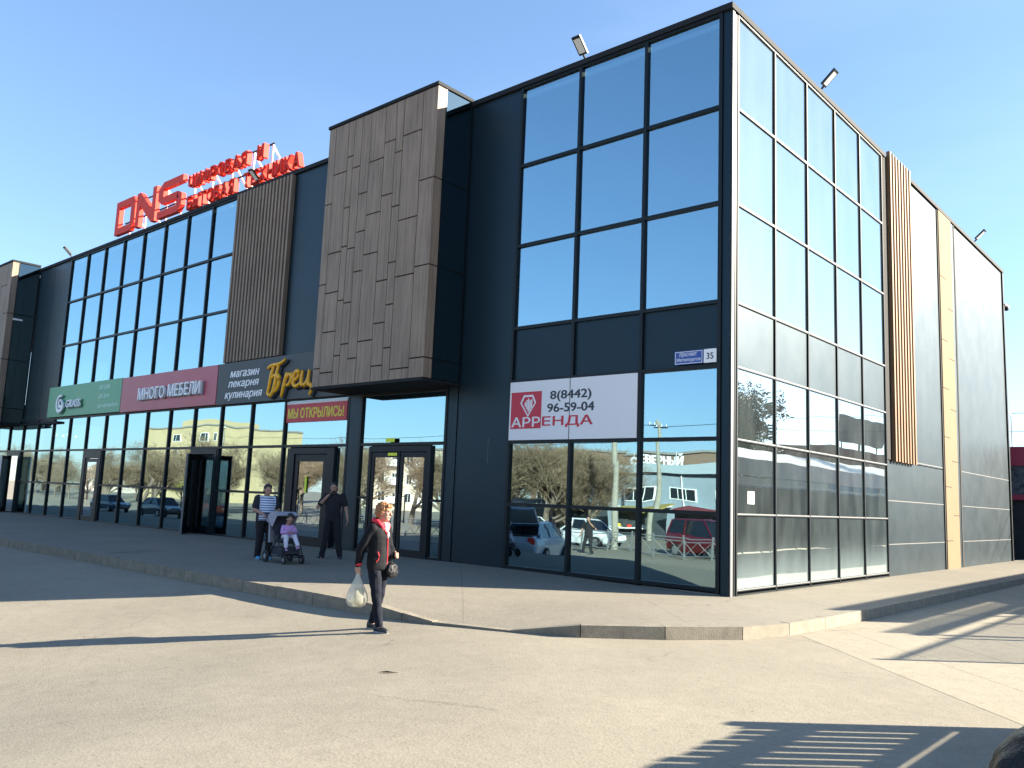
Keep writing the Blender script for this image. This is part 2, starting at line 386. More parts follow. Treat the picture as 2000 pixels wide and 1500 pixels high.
def text_mesh(body, x0, x1, z0, z1, y, depth, mat, name, parent, bold=0.0, shear=0.0, slope=0.0, face='front', label=None):
    """letters fitted into the rectangle x0..x1, z0..z1; front faces -Y at y"""
    c = bpy.data.curves.new('txt', 'FONT'); c.body = body; c.size = 1; c.shear = shear; c.align_x = 'CENTER'
    o = bpy.data.objects.new('txt', c); COL.objects.link(o)
    dg = bpy.context.evaluated_depsgraph_get()
    cu = o.evaluated_get(dg).to_curve(dg)
    loops = []
    for sp in cu.splines:
        P = []
        if sp.type == 'BEZIER':
            n_ = len(sp.bezier_points)
            for i in range(n_):
                p, q = sp.bezier_points[i], sp.bezier_points[(i + 1) % n_]
                P += [Vector((v.x, v.y)) for v in interpolate_bezier(p.co, p.handle_right, q.handle_left, q.co, 5)[:-1]]
        else:
            P = [Vector((p.co.x, p.co.y)) for p in sp.points]
        Q = [p for i, p in enumerate(P) if (p - P[i - 1]).length > 1e-5]
        if len(Q) >= 3: loops.append((sum(Q[i - 1].x * Q[i].y - Q[i].x * Q[i - 1].y for i in range(len(Q))) / 2, Q))
    o.to_curve_clear() if hasattr(o, 'to_curve_clear') else None
    bpy.data.objects.remove(o); bpy.data.curves.remove(c)
    def wind(p):
        r = 0
        for _, P in loops:
            for i in range(len(P)):
                a_, b_ = P[i - 1], P[i]
                if (a_.y > p.y) != (b_.y > p.y):
                    if p.x < (b_.x - a_.x) * (p.y - a_.y) / (b_.y - a_.y) + a_.x: r += 1 if b_.y > a_.y else -1
        return r
    vs, es = [], []
    for _, P in loops:
        n0 = len(vs); vs += P; es += [(n0 + i, n0 + (i + 1) % len(P)) for i in range(len(P))]
    ov, oe, of, _a, _b, _c = delaunay_2d_cdt(vs, es, [], 0, 1e-6)
    tri = [f for f in of if wind(sum((ov[i] for i in f), Vector((0, 0))) / len(f)) != 0]   # non-zero winding: overlapping strokes join
    cnt = {}
    for f in tri:
        for i in range(len(f)):
            k_ = (f[i], f[(i + 1) % len(f)]); cnt[tuple(sorted(k_))] = cnt.get(tuple(sorted(k_)), 0) + 1
    bm = bmesh.new()
    sh = ((0, 0), (bold, 0), (-bold, 0), (0, bold * 0.7), (0, -bold * 0.7)) if bold else ((0, 0),)
    for q, (dx_, dy_) in enumerate(sh):              # bold: the glyph thickened sideways and up and down
        zf = 0.5 - 0.07 * q
        fr = {}; bk = {}
        for f in tri:
            for i in f:
                if i not in fr: fr[i] = bm.verts.new((ov[i].x + dx_, ov[i].y + dy_, zf if depth > 0 else 0))
            bm.faces.new([fr[i] for i in f])
        if depth > 0:
            for (i, j), n_ in cnt.items():
                if n_ == 1:
                    for k_ in (i, j):
                        if k_ not in bk: bk[k_] = bm.verts.new((ov[k_].x + dx_, ov[k_].y + dy_, -0.5 + 0.03 * q))
                    bm.faces.new((fr[i], fr[j], bk[j], bk[i]))
            for f in tri:
                for k_ in f:
                    if k_ not in bk: bk[k_] = bm.verts.new((ov[k_].x + dx_, ov[k_].y + dy_, -0.5 + 0.03 * q))
                bm.faces.new([bk[i] for i in reversed(f)])
    xs = [v.co.x for v in bm.verts]; ys = [v.co.y for v in bm.verts]
    ax, bx, ay, by = min(xs), max(xs), min(ys), max(ys)
    for v in bm.verts:
        fx = (v.co.x - ax) / (bx - ax); fz = (v.co.y - ay) / (by - ay); dz = (0.5 - v.co.z) if depth > 0 else 0.0
        if face == 'back': fx = 1 - fx
        X = x0 + fx * (x1 - x0); Z = z0 + fz * (z1 - z0) + slope * (X - x0)
        v.co = (X, y + dz * depth if face == 'front' else y - dz * depth, Z)
    bmesh.ops.recalc_face_normals(bm, faces=bm.faces[:])
    for f_ in bm.faces: f_.smooth = False
    m2 = bpy.data.meshes.new(name); bm.to_mesh(m2); bm.free(); m2.materials.append(mat)
    return new_obj(name, m2, parent, label)

def sstep(a):
    a = max(0.0, min(1.0, a)); return a * a * (3 - 2 * a)

def gz(x, y):
    """height of the carriageway: it falls away from the kerb on the far left"""
    b = sstep((3 - x) / 7.0); d = max(0.0, -5.8 - y)
    return -b * min(0.75, 0.05 * min(1, d / 0.4) + 0.09 * d)

# ------------------------------------------------------------------ ground
def axis_ticks(lo, hi, dense_lo, dense_hi, step):
    t = [-700, -300, -150, -100]
    t = [v for v in t if v < dense_lo]
    x = dense_lo
    while x <= dense_hi + 1e-6:
        t.append(x); x += step
    t += [v for v in (100, 150, 300, 700) if v > dense_hi]
    return t
xs = axis_ticks(0, 0, -60, 16, 0.5); ys = axis_ticks(0, 0, -60, 60, 0.75)
bm = bmesh.new()
G = [[bm.verts.new((x, y, gz(x, y))) for y in ys] for x in xs]
for i in range(len(xs) - 1):
    for j in range(len(ys) - 1):
        bm.faces.new((G[i][j], G[i + 1][j], G[i + 1][j + 1], G[i][j + 1]))
me = bpy.data.meshes.new('road'); bm.to_mesh(me); bm.free(); me.materials.append(M['asphalt'])
for p in me.polygons: p.use_smooth = True
struct(new_obj('road', me))

b = MB()
b.poly([(2.2, -2.16, 0.002), (6.2, -6.16, 0.002), (14, 1.5, 0.002), (14, 60, 0.002), (2.2, 60, 0.002)])
struct(b.build('concrete_apron', M['apron']))

# outer kerb line (x, y, kerb top height)
KL = [(-62, -5.86, 0.17), (-40, -5.86, 0.17), (-20, -5.86, 0.17), (-8, -5.86, 0.165), (-4.0, -5.86, 0.16), (-2.6, -5.84, 0.14), (-2.0, -5.80, 0.08), (-1.45, -5.72, 0.022),
      (-0.35, -5.38, 0.022), (0.48, -4.97, 0.155), (1.24, -4.17, 0.165), (1.86, -3.25, 0.165), (2.09, -2.3, 0.165), (2.16, -1.2, 0.165),
      (2.18, 0.5, 0.165), (2.19, 5, 0.165), (2.18, 12, 0.16), (2.16, 24, 0.16), (2.16, 60, 0.16)]
def kl_refine(pts, step=1.0):
    out = []
    for (x0, y0, h0), (x1, y1, h1) in zip(pts[:-1], pts[1:]):
        n = max(1, int(math.hypot(x1 - x0, y1 - y0) / step))
        for k in range(n):
            f = k / n; out.append((x0 + (x1 - x0) * f, y0 + (y1 - y0) * f, h0 + (h1 - h0) * f))
    out.append(pts[-1]); return out
KLR = kl_refine(KL)
def offs(pts, d):
    o = []
    for i, p in enumerate(pts):
        a = Vector(pts[max(0, i - 1)][:2]); c = Vector(pts[min(len(pts) - 1, i + 1)][:2])
        t = (c - a).normalized(); n = Vector((-t.y, t.x))
        o.append((p[0] + n.x * d, p[1] + n.y * d, p[2]))
    return o
IN = offs(KLR, 0.15)
b = MB()
for i in range(len(KLR) - 1):
    a0, a1, c0, c1 = KLR[i], KLR[i + 1], IN[i], IN[i + 1]
    t = Vector((a1[0] - a0[0], a1[1] - a0[1], 0)).normalized() * 0.006
    g0 = min(gz(a0[0], a0[1]), 0) - 0.25
    def P(p, z, s): return (p[0] + t.x * s, p[1] + t.y * s, z)
    j = random.uniform(-0.006, 0.006)
    b.hexa([P(a0, g0, 1), P(a1, g0, -1), P(c1, g0, -1), P(c0, g0, 1), P(a0, a0[2] + j, 1), P(a1, a1[2] + j, -1), P(c1, a1[2] + j, -1), P(c0, a0[2] + j, 1)])
struct(b.build('kerb', M['kerb'], bevel=0.012))
def wz(x, y): return 0.17 + 0.06 * sstep(-x / 5) if y < 1 else 0.17 - 0.0 * y
b = MB(); INs = offs(KLR, 0.152)
rows = []
for p in INs:
    if p[1] < 0 and p[0] < 0: q = (p[0], 0.05)
    elif p[0] > 0 and p[1] < 0.2: q = (-0.05, 0.05)
    else: q = (-0.05, p[1])
    o = (p[0], p[1], p[2] - 0.004); row = [o]
    for f in (0.25, 0.55, 1.0):
        x = p[0] + (q[0] - p[0]) * f; y = p[1] + (q[1] - p[1]) * f
        row.append((x, y, 0.165 + (wz(q[0], q[1]) - 0.165) * f))
    rows.append(row)
for i in range(len(rows) - 1):
    for k in range(3):
        pts = [rows[i][k], rows[i + 1][k], rows[i + 1][k + 1], rows[i][k + 1]]
        ded = []
        for p in pts:
            if not any((Vector(p) - Vector(q)).length < 1e-4 for q in ded): ded.append(p)
        if len(ded) >= 3: b.poly(ded)
bmesh.ops.remove_doubles(b.bm, verts=b.bm.verts[:], dist=1e-4)
struct(b.build('pavement', M['walk'], smooth=True))

# ------------------------------------------------------------------ the shopping centre
B = thing('shopping_centre', 'dark glass and graphite two-storey shopping centre with a wood-clad bay over its entrance', 'building', (0, 0, 0))
ZR = [11.184, 9.286, 7.385, 5.486, 4.28, 2.948, 1.601, 0.264]
W = 1.685; TOP = 11.32
XF = [-0.196 - W * k for k in range(4)]            # front block mullions
XM = [-17.46 - W * k for k in range(13)]           # glazing of the long middle part
D = 1.64888; YS = [0.23 + D * k for k in range(6)]
MW = 0.036

def cells_front(xs, zs, name, mat, skip=(), y=0.0, parent=B):
    for i in range(len(xs) - 1):
        for j in range(len(zs) - 1):
            if (i, j) in skip: continue
            xa, xb = sorted((xs[i], xs[i + 1])); za, zb = sorted((zs[j], zs[j + 1]))
            q = [random.uniform(-0.003, 0.003) for _ in range(4)]; x_0, x_1, z_0, z_1 = xa + 0.02, xb - 0.02, za + 0.02, zb - 0.02
            MB().hexa([(x_0, y + q[0], z_0), (x_1, y + q[1], z_0), (x_1, y + q[1] + 0.014, z_0), (x_0, y + q[0] + 0.014, z_0),
                       (x_0, y + q[2], z_1), (x_1, y + q[3], z_1), (x_1, y + q[3] + 0.014, z_1), (x_0, y + q[2] + 0.014, z_1)]).build(name, mat, parent)
def cells_side(ys_, zs, name, mat, parent=B, x=0.0):
    for i in range(len(ys_) - 1):
        for j in range(len(zs) - 1):
            ya, yb = sorted((ys_[i], ys_[i + 1])); za, zb = sorted((zs[j], zs[j + 1]))
            MB().box(x - 0.014, x, ya + 0.02, yb - 0.02, za + 0.02, zb - 0.02).build(name, mat, parent)
def vbar(b, x, z0, z1, w=MW, y0=-0.06, y1=0.08): b.box(x - w, x + w, y0, y1, z0, z1)
def hbar(b, x0, x1, z, w=MW, y0=-0.054, y1=0.076): b.box(x0, x1, y0, y1, z - w, z + w)

# glass and spandrels, front corner block
cells_front(XF, ZR[0:4], 'window', M['glass'])
cells_front(XF, ZR[3:5], 'spandrel_panel', M['panel'])
cells_front(XF, ZR[4:8], 'shop_window', M['glass'])
b = MB()
for i, x in enumerate(XF): vbar(b, x if 0 < i < 3 else x, 0.2, 11.2)
for z in ZR: hbar(b, XF[3] - MW, XF[0] + MW, z)
b.build('window_frame', M['frame'], B)
# side glass
cells_side(YS, ZR[0:4], 'window', M['glass_side'])
cells_side(YS, ZR[3:5], 'spandrel_panel', M['panel'])
cells_side(YS, ZR[4:8], 'shop_window', M['glass_side'])
b = MB()
for y in YS: b.box(-0.08, 0.035, y - 0.022, y + 0.022, 0.16, 11.2)
for z in ZR: b.box(-0.076, 0.029, YS[0] - 0.022, YS[-1] + 0.022, z - 0.022, z + 0.022)
b.box(-0.07, 0.035, YS[0], YS[-1], 0.12, 0.20)
b.build('window_frame', M['frame'], B)
b = MB()
for z in ZR: b.box(0.030, 0.034, YS[0] - 0.02, YS[-1] + 0.02, z - 0.004, z + 0.020)
b.build('frame_cap', M['alu'], B)
# corner column: dark in front, bright aluminium strip on the return
MB().box(-0.15, 0.0, -0.03, 0.13, 0.1, 11.22).build('corner_column', M['panel'], B)
MB().box(0.002, 0.03, 0.0, 0.085, 0.1, 11.22).build('corner_trim', M['alu'], B)
MB().box(-0.06, 0.02, 0.135, 0.19, 0.1, 11.22).build('corner_trim', M['frame'], B)
# pilaster panels right and left of entrance
MB().box(-6.9, -5.32, -0.02, 0.15, 0.1, 11.2).build('cladding_panel', M['panel'], B)
MB().box(-5.891, -5.884, -0.024, -0.019, 2.5, 3.05).build('scratch', M['alu'], B)
MB().box(-10.95, -10.46, -0.05, 0.15, 0.1, 4.3).build('cladding_panel', M['panel'], B)
MB().box(-7.26, -6.91, -0.04, 0.15, 0.1, 4.3).build('cladding_panel', M['panel'], B)
MB().box(-14.35, -12.75, -0.02, 0.15, 5.5, 11.2).build('cladding_panel', M['panel'], B)
MB().box(-12.73, -11.0, -0.02, 0.15, 5.5, 11.2).build('cladding_panel', M['panel'], B)
MB().box(-32.75, -31.02, -0.02, 0.15, 4.16, 11.2).build('cladding_panel', M['panel'], B)
MB().box(-34.55, -32.77, -0.02, 0.15, 4.16, 11.2).build('cladding_panel', M['panel'], B)
MB().box(-60, -37.72, -0.02, 0.15, 0.1, 4.05).build('cladding_panel', M['panel'], B)
MB().box(-60, -38.8, -0.02, 0.15, 4.06, 11.2).build('cladding_panel', M['panel'], B)
MB().box(-31.02, -11.0, -0.01, 0.15, 4.30, 5.5).build('cladding_panel', M['panel'], B)
# middle: upper glazing
UX = [-17.46 - W * k for k in range(9)]
cells_front(UX, ZR[0:4], 'window', M['glass'])
b = MB()
for x in UX: vbar(b, x, 5.5, 11.2)
for z in ZR[0:4]: hbar(b, UX[-1] - MW, UX[0] + MW, z)
b.build('window_frame', M['frame'], B)
# middle: ground-floor glazing; doors take the place of some cells
LX = [-10.98, -12.40, -14.09, -15.775] + XM[0:12]
LX = [-10.97, -13.93, -15.70] + XM
DOORS = {(-27.57, -25.885), (-19.145, -17.46)}
b = MB()
for i, x in enumerate(LX): vbar(b, x, 0.15, 4.3)
for z in (4.28, 2.948, 0.24): hbar(b, LX[-1] - MW, LX[0] + MW, z)
for i in range(len(LX) - 1):
    xb, xa = LX[i], LX[i + 1]
    door = i == 0 or abs(xa + 27.57) < 0.01 or abs(xa + 19.145) < 0.01 or abs(xa + 35.995) < 0.02
    MB().box(xa + 0.02, xb - 0.02, 0, 0.014, 2.968, 4.26).build('shop_window', M['glass'], B)
    if not door:
        hbar(b, xa, xb, 1.601, w=0.035)
        MB().box(xa + 0.02, xb - 0.02, 0, 0.014, 1.62, 2.93).build('shop_window', M['glass'], B)
        MB().box(xa + 0.02, xb - 0.02, 0, 0.014, 0.28, 1.58).build('shop_window', M['glass'], B)
b.build('window_frame', M['frame'], B)
# entrance transom and side lights
MB().box(-10.42, -7.28, 0, 0.014, 2.99, 4.22).build('window', M['glass'], B)
for xa, xb in ((-10.42, -10.0), (-7.72, -7.28)):
    MB().box(xa, xb, 0, 0.014, 0.28, 1.57).build('shop_window', M['glass'], B)
    MB().box(xa, xb, 0, 0.014, 1.63, 2.92).build('shop_window', M['glass'], B)
b = MB()
hbar(b, -10.46, -7.24, 2.955); hbar(b, -10.46, -7.24, 4.26, w=0.05)
for xa, xb in ((-10.46, -9.98), (-7.74, -7.24)):
    hbar(b, xa, xb, 1.6, 0.03); hbar(b, xa, xb, 0.25, 0.04)
for x in (-10.44, -7.26): vbar(b, x, 0.15, 4.3)
b.build('window_frame', M['frame'], B)

def door_leaf(parent, x0, x1, z0, z1, name='door', handle=None, t=0.09, y=-0.05, tape=False, hinge=None, ang=0):
    """glazed leaf; handle = x of the pull bar"""
    bb = MB(); h = 0.06
    bb.box(x0, x0 + t, y, y + h, z0, z1); bb.box(x1 - t, x1, y, y + h, z0, z1)
    bb.box(x0 + t, x1 - t, y + 0.003, y + h - 0.003, z1 - t - 0.03, z1); bb.box(x0 + t, x1 - t, y + 0.003, y + h - 0.003, z0, z0 + t + 0.1)
    d = bb.build(name, M['frame'], parent)
    subs = []
    g = MB().box(x0 + t, x1 - t, y + 0.022, y + 0.034, z0 + t + 0.1, z1 - t - 0.03).build('door_pane', M['door_glass'], d); subs.append(g)
    if handle is not None:
        hb = MB(); zc = z0 + 1.15
        hb.tube([(handle, y - 0.06, zc - 0.35), (handle, y - 0.06, zc + 0.35)], 0.016, 8)
        for q in (-0.3, 0.3): hb.tube([(handle, y - 0.06, zc + q), (handle, y + 0.01, zc + q)], 0.011, 6)
        subs.append(hb.build('handle', M['black'], d))
    if ang:
        mt = Matrix.Translation((hinge, 0, 0)) @ Matrix.Rotation(ang, 4, 'Z') @ Matrix.Translation((-hinge, 0, 0))
        for o in [d] + subs: o.data.transform(mt)
    return d
# main double door
b = MB(); b.box(-10.0, -9.9, -0.075, 0.1, 0.15, 2.9); b.box(-7.82, -7.70, -0.075, 0.1, 0.15, 2.9); b.box(-9.9, -7.82, -0.075, 0.1, 2.76, 2.9)
b.build('door_frame', M['frame'], B)
door_leaf(B, -9.88, -8.82, 0.22, 2.74, handle=None, y=-0.06)
door_leaf(B, -8.78, -7.84, 0.22, 2.74, handle=-8.66, y=-0.06)
for z0, z1, xa in ((3.0, 3.10, -9.36), (2.66, 2.73, -9.24)):
    MB().box(xa, xa + 0.34, -0.085, -0.078, z0, z1).build('door_tape', M['hivis'], B)
# bakery door
b = MB(); b.box(-13.58, -13.25, -0.10, 0.1, 0.15, 2.88); b.box(-11.72, -11.42, -0.10, 0.1, 0.15, 2.88); b.box(-13.25, -11.72, -0.10, 0.1, 2.72, 2.88)
b.build('door_frame', M['frame'], B)
door_leaf(B, -13.22, -11.75, 0.22, 2.70, handle=-13.1, t=0.16, y=-0.07)
MB().box(-12.69, -12.60, -0.078, -0.072, 1.66, 2.10).build('door_tape', M['hivis'], B)
MB().box(-13.87, -13.60, 0, 0.014, 0.28, 2.92).build('shop_window', M['glass'], B)
MB().box(-11.40, -11.02, 0, 0.014, 0.28, 2.92).build('shop_window', M['glass'], B)
# closed narrow door on the left
b = MB(); b.box(-27.52, -27.30, -0.08, 0.1, 0.15, 2.9); b.box(-26.15, -25.93, -0.08, 0.1, 0.15, 2.9); b.box(-27.30, -26.15, -0.08, 0.1, 2.62, 2.9)
b.build('door_frame', M['frame'], B)
door_leaf(B, -27.28, -26.17, 0.22, 2.60, handle=-27.1, t=0.1, y=-0.06)
# open doorway: one leaf swung out, one behind
b = MB(); b.box(-19.1, -18.95, -0.075, 0.1, 0.15, 2.9); b.box(-17.66, -17.51, -0.075, 0.1, 0.15, 2.9); b.box(-18.95, -17.66, -0.075, 0.1, 2.74, 2.9)
b.build('door_frame', M['frame'], B)
lf = door_leaf(B, -18.93, -17.72, 0.22, 2.72, handle=-17.86, t=0.1, y=-0.06, hinge=-18.93, ang=-R(38))
e_ = MB().box(-17.715, -17.705, -0.06, 0.0, 0.22, 2.72).build('edge_strip', M['alu'], lf)
e_.data.transform(Matrix.Translation((-18.93, 0, 0)) @ Matrix.Rotation(-R(38), 4, 'Z') @ Matrix.Translation((18.93, 0, 0)))
door_leaf(B, -18.94, -17.67, 0.22, 2.72, t=0.11, y=0.12)
b = MB(); b.box(-35.95, -35.8, -0.075, 0.1, 0.15, 2.9); b.box(-34.55, -34.35, -0.075, 0.1, 0.15, 2.9); b.box(-35.8, -34.55, -0.075, 0.1, 2.74, 2.9)
b.build('door_frame', M['frame'], B)
lf = door_leaf(B, -35.75, -34.75, 0.22, 2.72, handle=-34.9, t=0.1, y=-0.06, hinge=-35.75, ang=-R(34))
e_ = MB().box(-34.745, -34.70, -0.06, 0.0, 0.22, 2.72).build('edge_strip', M['white'], lf)
e_.data.transform(Matrix.Translation((-35.75, 0, 0)) @ Matrix.Rotation(-R(34), 4, 'Z') @ Matrix.Translation((35.75, 0, 0)))

# roof, coping, back, interior
MB().box(-60, -0.25, 0.25, 22.4, 10.95, 11.1).build('roof', M['roof'], B)
b = MB(); b.box(-60, 0.06, -0.09, 0.25, 11.202, TOP); b.box(-0.25, 0.063, 0.251, 8.74, 11.203, TOP - 0.001); b.box(-0.25, 0.063, 10.68, 22.65, 11.203, TOP - 0.001)
b.build('coping', M['coping'], B)
MB().box(-60, 0.0, 22.4, 22.6, -0.4, 11.2).build('rear_wall', M['panel'], B)
MB().box(-60, -38.8, 0.2, 22.4, 0, 0.2).build('floor_slab', M['int_floor'], B)
b = MB(); b.box(-38.8, -0.3, 0.3, 22.3, 0.0, 0.2); b.box(-38.8, -0.3, 0.3, 22.3, 4.75, 5.1)
b.build('floor_slab', M['int_floor'], B)
b = MB(); b.box(-38.8, -9, 5.2, 5.4, 0.2, 10.9); b.box(-9.2, -9.0, 0.3, 22, 0.2, 10.9); b.box(-9.0, -0.3, 9.0, 9.2, 0.2, 10.9)
b.build('interior_wall', M['int_wall'], B)
b = MB(); b.box(-38.8, -0.3, 0.45, 22.3, 10.80, 10.94); b.box(-38.8, -0.3, 0.45, 22.3, 4.60, 4.745)
b.build('ceiling', M['int_wall'], B)
for x in (-0.33, -1.9, -3.58, -5.2):
    for z0, z1 in ((0.2, 4.58), (5.12, 8.4)):
        MB().box(x - 0.07, x + 0.07, 0.20, 0.36, z0, z1 if x < -1 else z1 - 1.2).build('column', M['int_white'], B)
for x in (-15.7, -17.46, -32.6):
    MB().box(x - 0.1, x + 0.1, 0.25, 0.5, 0.2, 4.58).build('column', M['int_white'], B)
for x, y in ((-33.4, 1.0), (-33.9, 1.5), (-34.0, 2.1), (-35.3, 1.4), (-32.6, 1.2)):
    b = MB(); b.ell((x, y, 3.75), (0.05, 0.05, 0.05), sub=2); b.build('ceiling_lamp', M['lamp'], B, smooth=True)
b = MB()
b.box(-60, -6.9, 0.0, 0.3, -0.9, 0.195); b.box(-6.9, -0.02, 0.0, 0.3, -0.9, 0.195); b.box(-0.3, -0.02, 0.3, 22.4, -0.5, 0.15)
b.build('plinth', M['plinth'], B)

# wood-clad bay over the entrance
def wood_bay(x0, x1, zb, zt, dep, label):
    bay = MB().box(x0 + 0.03, x1 - 0.03, -dep + 0.05, -0.03, zb + 0.09, zt - 0.02).build('bay', M['gap'], B, label=label)
    fr = [0, 0.07, 0.20, 0.26, 0.335, 0.42, 0.555, 0.655, 0.72, 0.88, 1.0]
    J = [[600, 957, 1320], [457, 815, 990, 1162, 1337], [380, 612, 787, 1025, 1265], [428, 795, 1035, 1215], [547, 720, 898, 1278],
         [397, 640, 820, 1203], [312, 557, 942, 1128, 1313], [362, 610, 862, 1048, 1237], [277, 668, 922, 1328], [455, 857, 1267]]
    b = MB(); g = 0.010
    for i in range(10):
        xa = x0 + (x1 - x0) * fr[i]; xb = x0 + (x1 - x0) * fr[i + 1]; f = (fr[i] + fr[i + 1]) / 2
        top = 260 - 200 * f; bot = 1400 - 30 * f
        zz = [zt] + [zt - (q - top) / (bot - top) * (zt - zb) for q in J[i]] + [zb]
        if i == 9: zz = [zt, 9.06, 6.97, 4.81, zb]
        for za, zc in zip(zz[:-1], zz[1:]):
            y1 = -dep + 0.045; dj = random.uniform(0, 0.004)
            b.box(xa + g, xb - (g if i < 9 else 0), -dep + dj, y1, zc + g * 1.6, za - g * 1.6)
            if i == 9:
                b.box(x1 - 0.045, x1, y1 + 0.002, -dep + 0.26, zc + g * 1.6, za - g * 1.6)
    b.build('cladding_board', M['wood'], bay)
    for za, zc in ((zt, 9.06), (9.06, 6.97), (6.97, 4.81), (4.81, zb)):
        MB().box(x1 - 0.02, x1 - 0.006, -dep + 0.29, -0.06, zc + 0.02, za - 0.02).build('side_glass', M['dark_glass'], bay)
    b = MB()
    for z in (9.06, 6.97, 4.81): b.box(x1 - 0.03, x1 + 0.004, -dep + 0.27, -0.03, z - 0.02, z + 0.02)
    b.box(x1 - 0.03, x1 + 0.006, -dep + 0.262, -dep + 0.30, zb, zt); b.box(x1 - 0.03, x1 + 0.006, -0.08, -0.03, zb, zt)
    b.build('side_frame', M['frame'], bay)
    MB().box(x0 - 0.02, x1 + 0.02, -dep - 0.02, -0.031, zb - 0.06, zb).build('soffit', M['coping'], bay)
    MB().box(x0 - 0.03, x1 + 0.03, -dep - 0.03, -0.032, zt, zt + 0.08).build('coping', M['coping'], bay)
    return bay
M['dark_glass'] = glass_mat('dark tinted glass', 0.16, tint=(0.55, 0.75, 0.8), trans=(0.05, 0.07, 0.08), warp=0.002)
wood_bay(-11.09, -6.89, 4.34, 11.32, 1.2, 'wood-clad bay above the entrance')
wood_bay(-38.75, -34.55, 4.14, 11.42, 1.2, 'wood-clad bay at the far left')
MB().box(-38.8, -30.35, -0.16, 0.0, 4.06, 4.16).build('soffit_strip', M['coping'], B)

# slat screens
b = MB(); n = 17
for k in range(n):
    x = -17.38 + (3.0 / (n - 1)) * k
    b.box(x - 0.055, x + 0.035, -0.16, -0.012, 5.62, 11.19)
b.build('slat_screen', M['wood'], B)
MB().box(-17.45, -14.36, -0.010, 0.1, 5.5, 11.2).build('slat_backing', M['gap'], B)
b = MB()
for k in range(8):
    y = 8.93 + 1.68 / 7 * k
    b.box(0.03, 0.13, y - 0.05, y + 0.05, 3.06 + (k % 2) * 0.01, 11.42)
b.build('slat_screen', M['wood_side'], B)
MB().box(-0.1, 0.026, 8.53, 10.66, 3.1, 11.3).build('slat_backing', M['gap'], B)
# side wall cassettes
SZ = [0.14, 0.96, 2.06, 3.15]
def side_panel(y0, y1, zs):
    for za, zb in zip(zs[:-1], zs[1:]):
        MB().box(-0.1, 0.0, y0, y1, za + 0.006, zb - 0.006).build('cladding_panel', M['panel'], B)
side_panel(8.53, 13.62, SZ[:3] + [3.09]); side_panel(10.68, 13.62, [3.10, 11.2])
side_panel(15.6, 22.45, SZ + [11.2])
b = MB()
for y0, y1 in ((8.53, 13.62), (15.6, 22.45)):
    for z in SZ[1:]: b.box(-0.01, 0.003, y0, y1, z - 0.011, z + 0.011)
b.build('panel_joint', pm('panel joint', (0.10, 0.10, 0.10), 0.6), B)
MB().box(-0.1, 0.03, 13.625, 13.72, 0.1, 11.2).build('shadow_gap', M['gap'], B)
MB().box(-0.1, 0.035, 15.47, 15.595, 0.1, 11.2).build('shadow_gap', M['gap'], B)
MB().box(-0.1, 0.02, 15.12, 15.469, 0.1, 11.2).build('grey_strip', M['panel'], B)
b = MB(); zz = [0.12, 1.0, 1.75, 2.6, 3.4, 4.1, 5.0, 5.6, 6.6, 7.1, 8.2, 9.1, 11.25]
for za, zb in zip(zz[:-1], zz[1:]): b.box(-0.1, 0.05, 13.722, 15.118, za, zb)
b.build('beige_cladding', M['beige'], B)
for k, z in enumerate(zz[1:-1]):
    y0, y1 = ((13.74, 14.35), (14.5, 15.1))[k % 2]
    MB().box(0.045, 0.054, y0, y1, z - 0.012, z + 0.012).build('cladding_joint', M['gap'], B)
MB().box(-0.1, 0.05, 22.46, 22.62, 0.1, 11.2).build('corner_trim', M['frame'], B)
# paper notice taped to the side glass
tag(MB().box(0.003, 0.006, 0.72, 0.99, 1.80, 2.03).build('paper_notice', M['white']), 'small white paper sheet taped to the side glass near the corner', 'notice')
tag(MB().box(-34.545, -34.53, -0.95, -0.55, 8.78, 8.86).build('light_tube', M['white']), 'short white tube on the dark side of the far left bay', 'lamp')

# ------------------------------------------------------------------ signs on the facade
def sign_panel(name, label, x0, x1, z0, z1, mat):
    t = thing(name, label, 'sign', ((x0 + x1) / 2, -0.1, z0), group='shop signs along the facade')
    MB().box(x0, x1, -0.18, -0.012, z0, z1).build('panel', mat, t, bevel=0.006)
    return t
t = sign_panel('shop_sign', 'green shop sign with a white swirl emblem, at the left end of the sign band', -31.4, -24.5, 4.33, 5.60, M['green'])
def swirl(cx, cz, s, y, d, mat, name, parent):
    b = MB(); pts = []
    def arc(r0, r1, a0, a1, wd0, wd1, ox=0, oz=0, n=22):
        prev = None
        for i in range(n + 1):
            f = i / n; a = a0 + (a1 - a0) * f; r = r0 + (r1 - r0) * f; wd = wd0 + (wd1 - wd0) * f
            p = (cx + ox + s * (r + wd) * math.cos(a) * 1.05, cz + oz + s * (r + wd) * math.sin(a)); q = (cx + ox + s * (r - wd) * math.cos(a) * 1.05, cz + oz + s * (r - wd) * math.sin(a))
            if prev: b.prism([(prev[0][0], y, prev[0][1]), (p[0], y, p[1]), (q[0], y, q[1]), (prev[1][0], y, prev[1][1])], (0, d, 0))
            prev = (p, q)
    arc(0.42, 0.40, R(70), R(330), 0.05, 0.10)
    arc(0.40, 0.20, R(330), R(395), 0.10, 0.05)
    arc(0.19, 0.17, R(40), R(330), 0.04, 0.08, 0.03, 0)
    return b.build(name, mat, parent)
swirl(-29.93, 4.86, 0.78, -0.28, 0.07, M['letter_white'], 'emblem', t)
swirl(-29.86, 4.80, 0.80, -0.205, 0.02, M['green_dark'], 'emblem_shadow', t)  # darker offset copy stands for the shadow of the emblem
text_mesh('GRASS', -29.35, -27.92, 4.66, 4.98, -0.27, 0.06, M['letter_white'], 'lettering', t, bold=0.02)
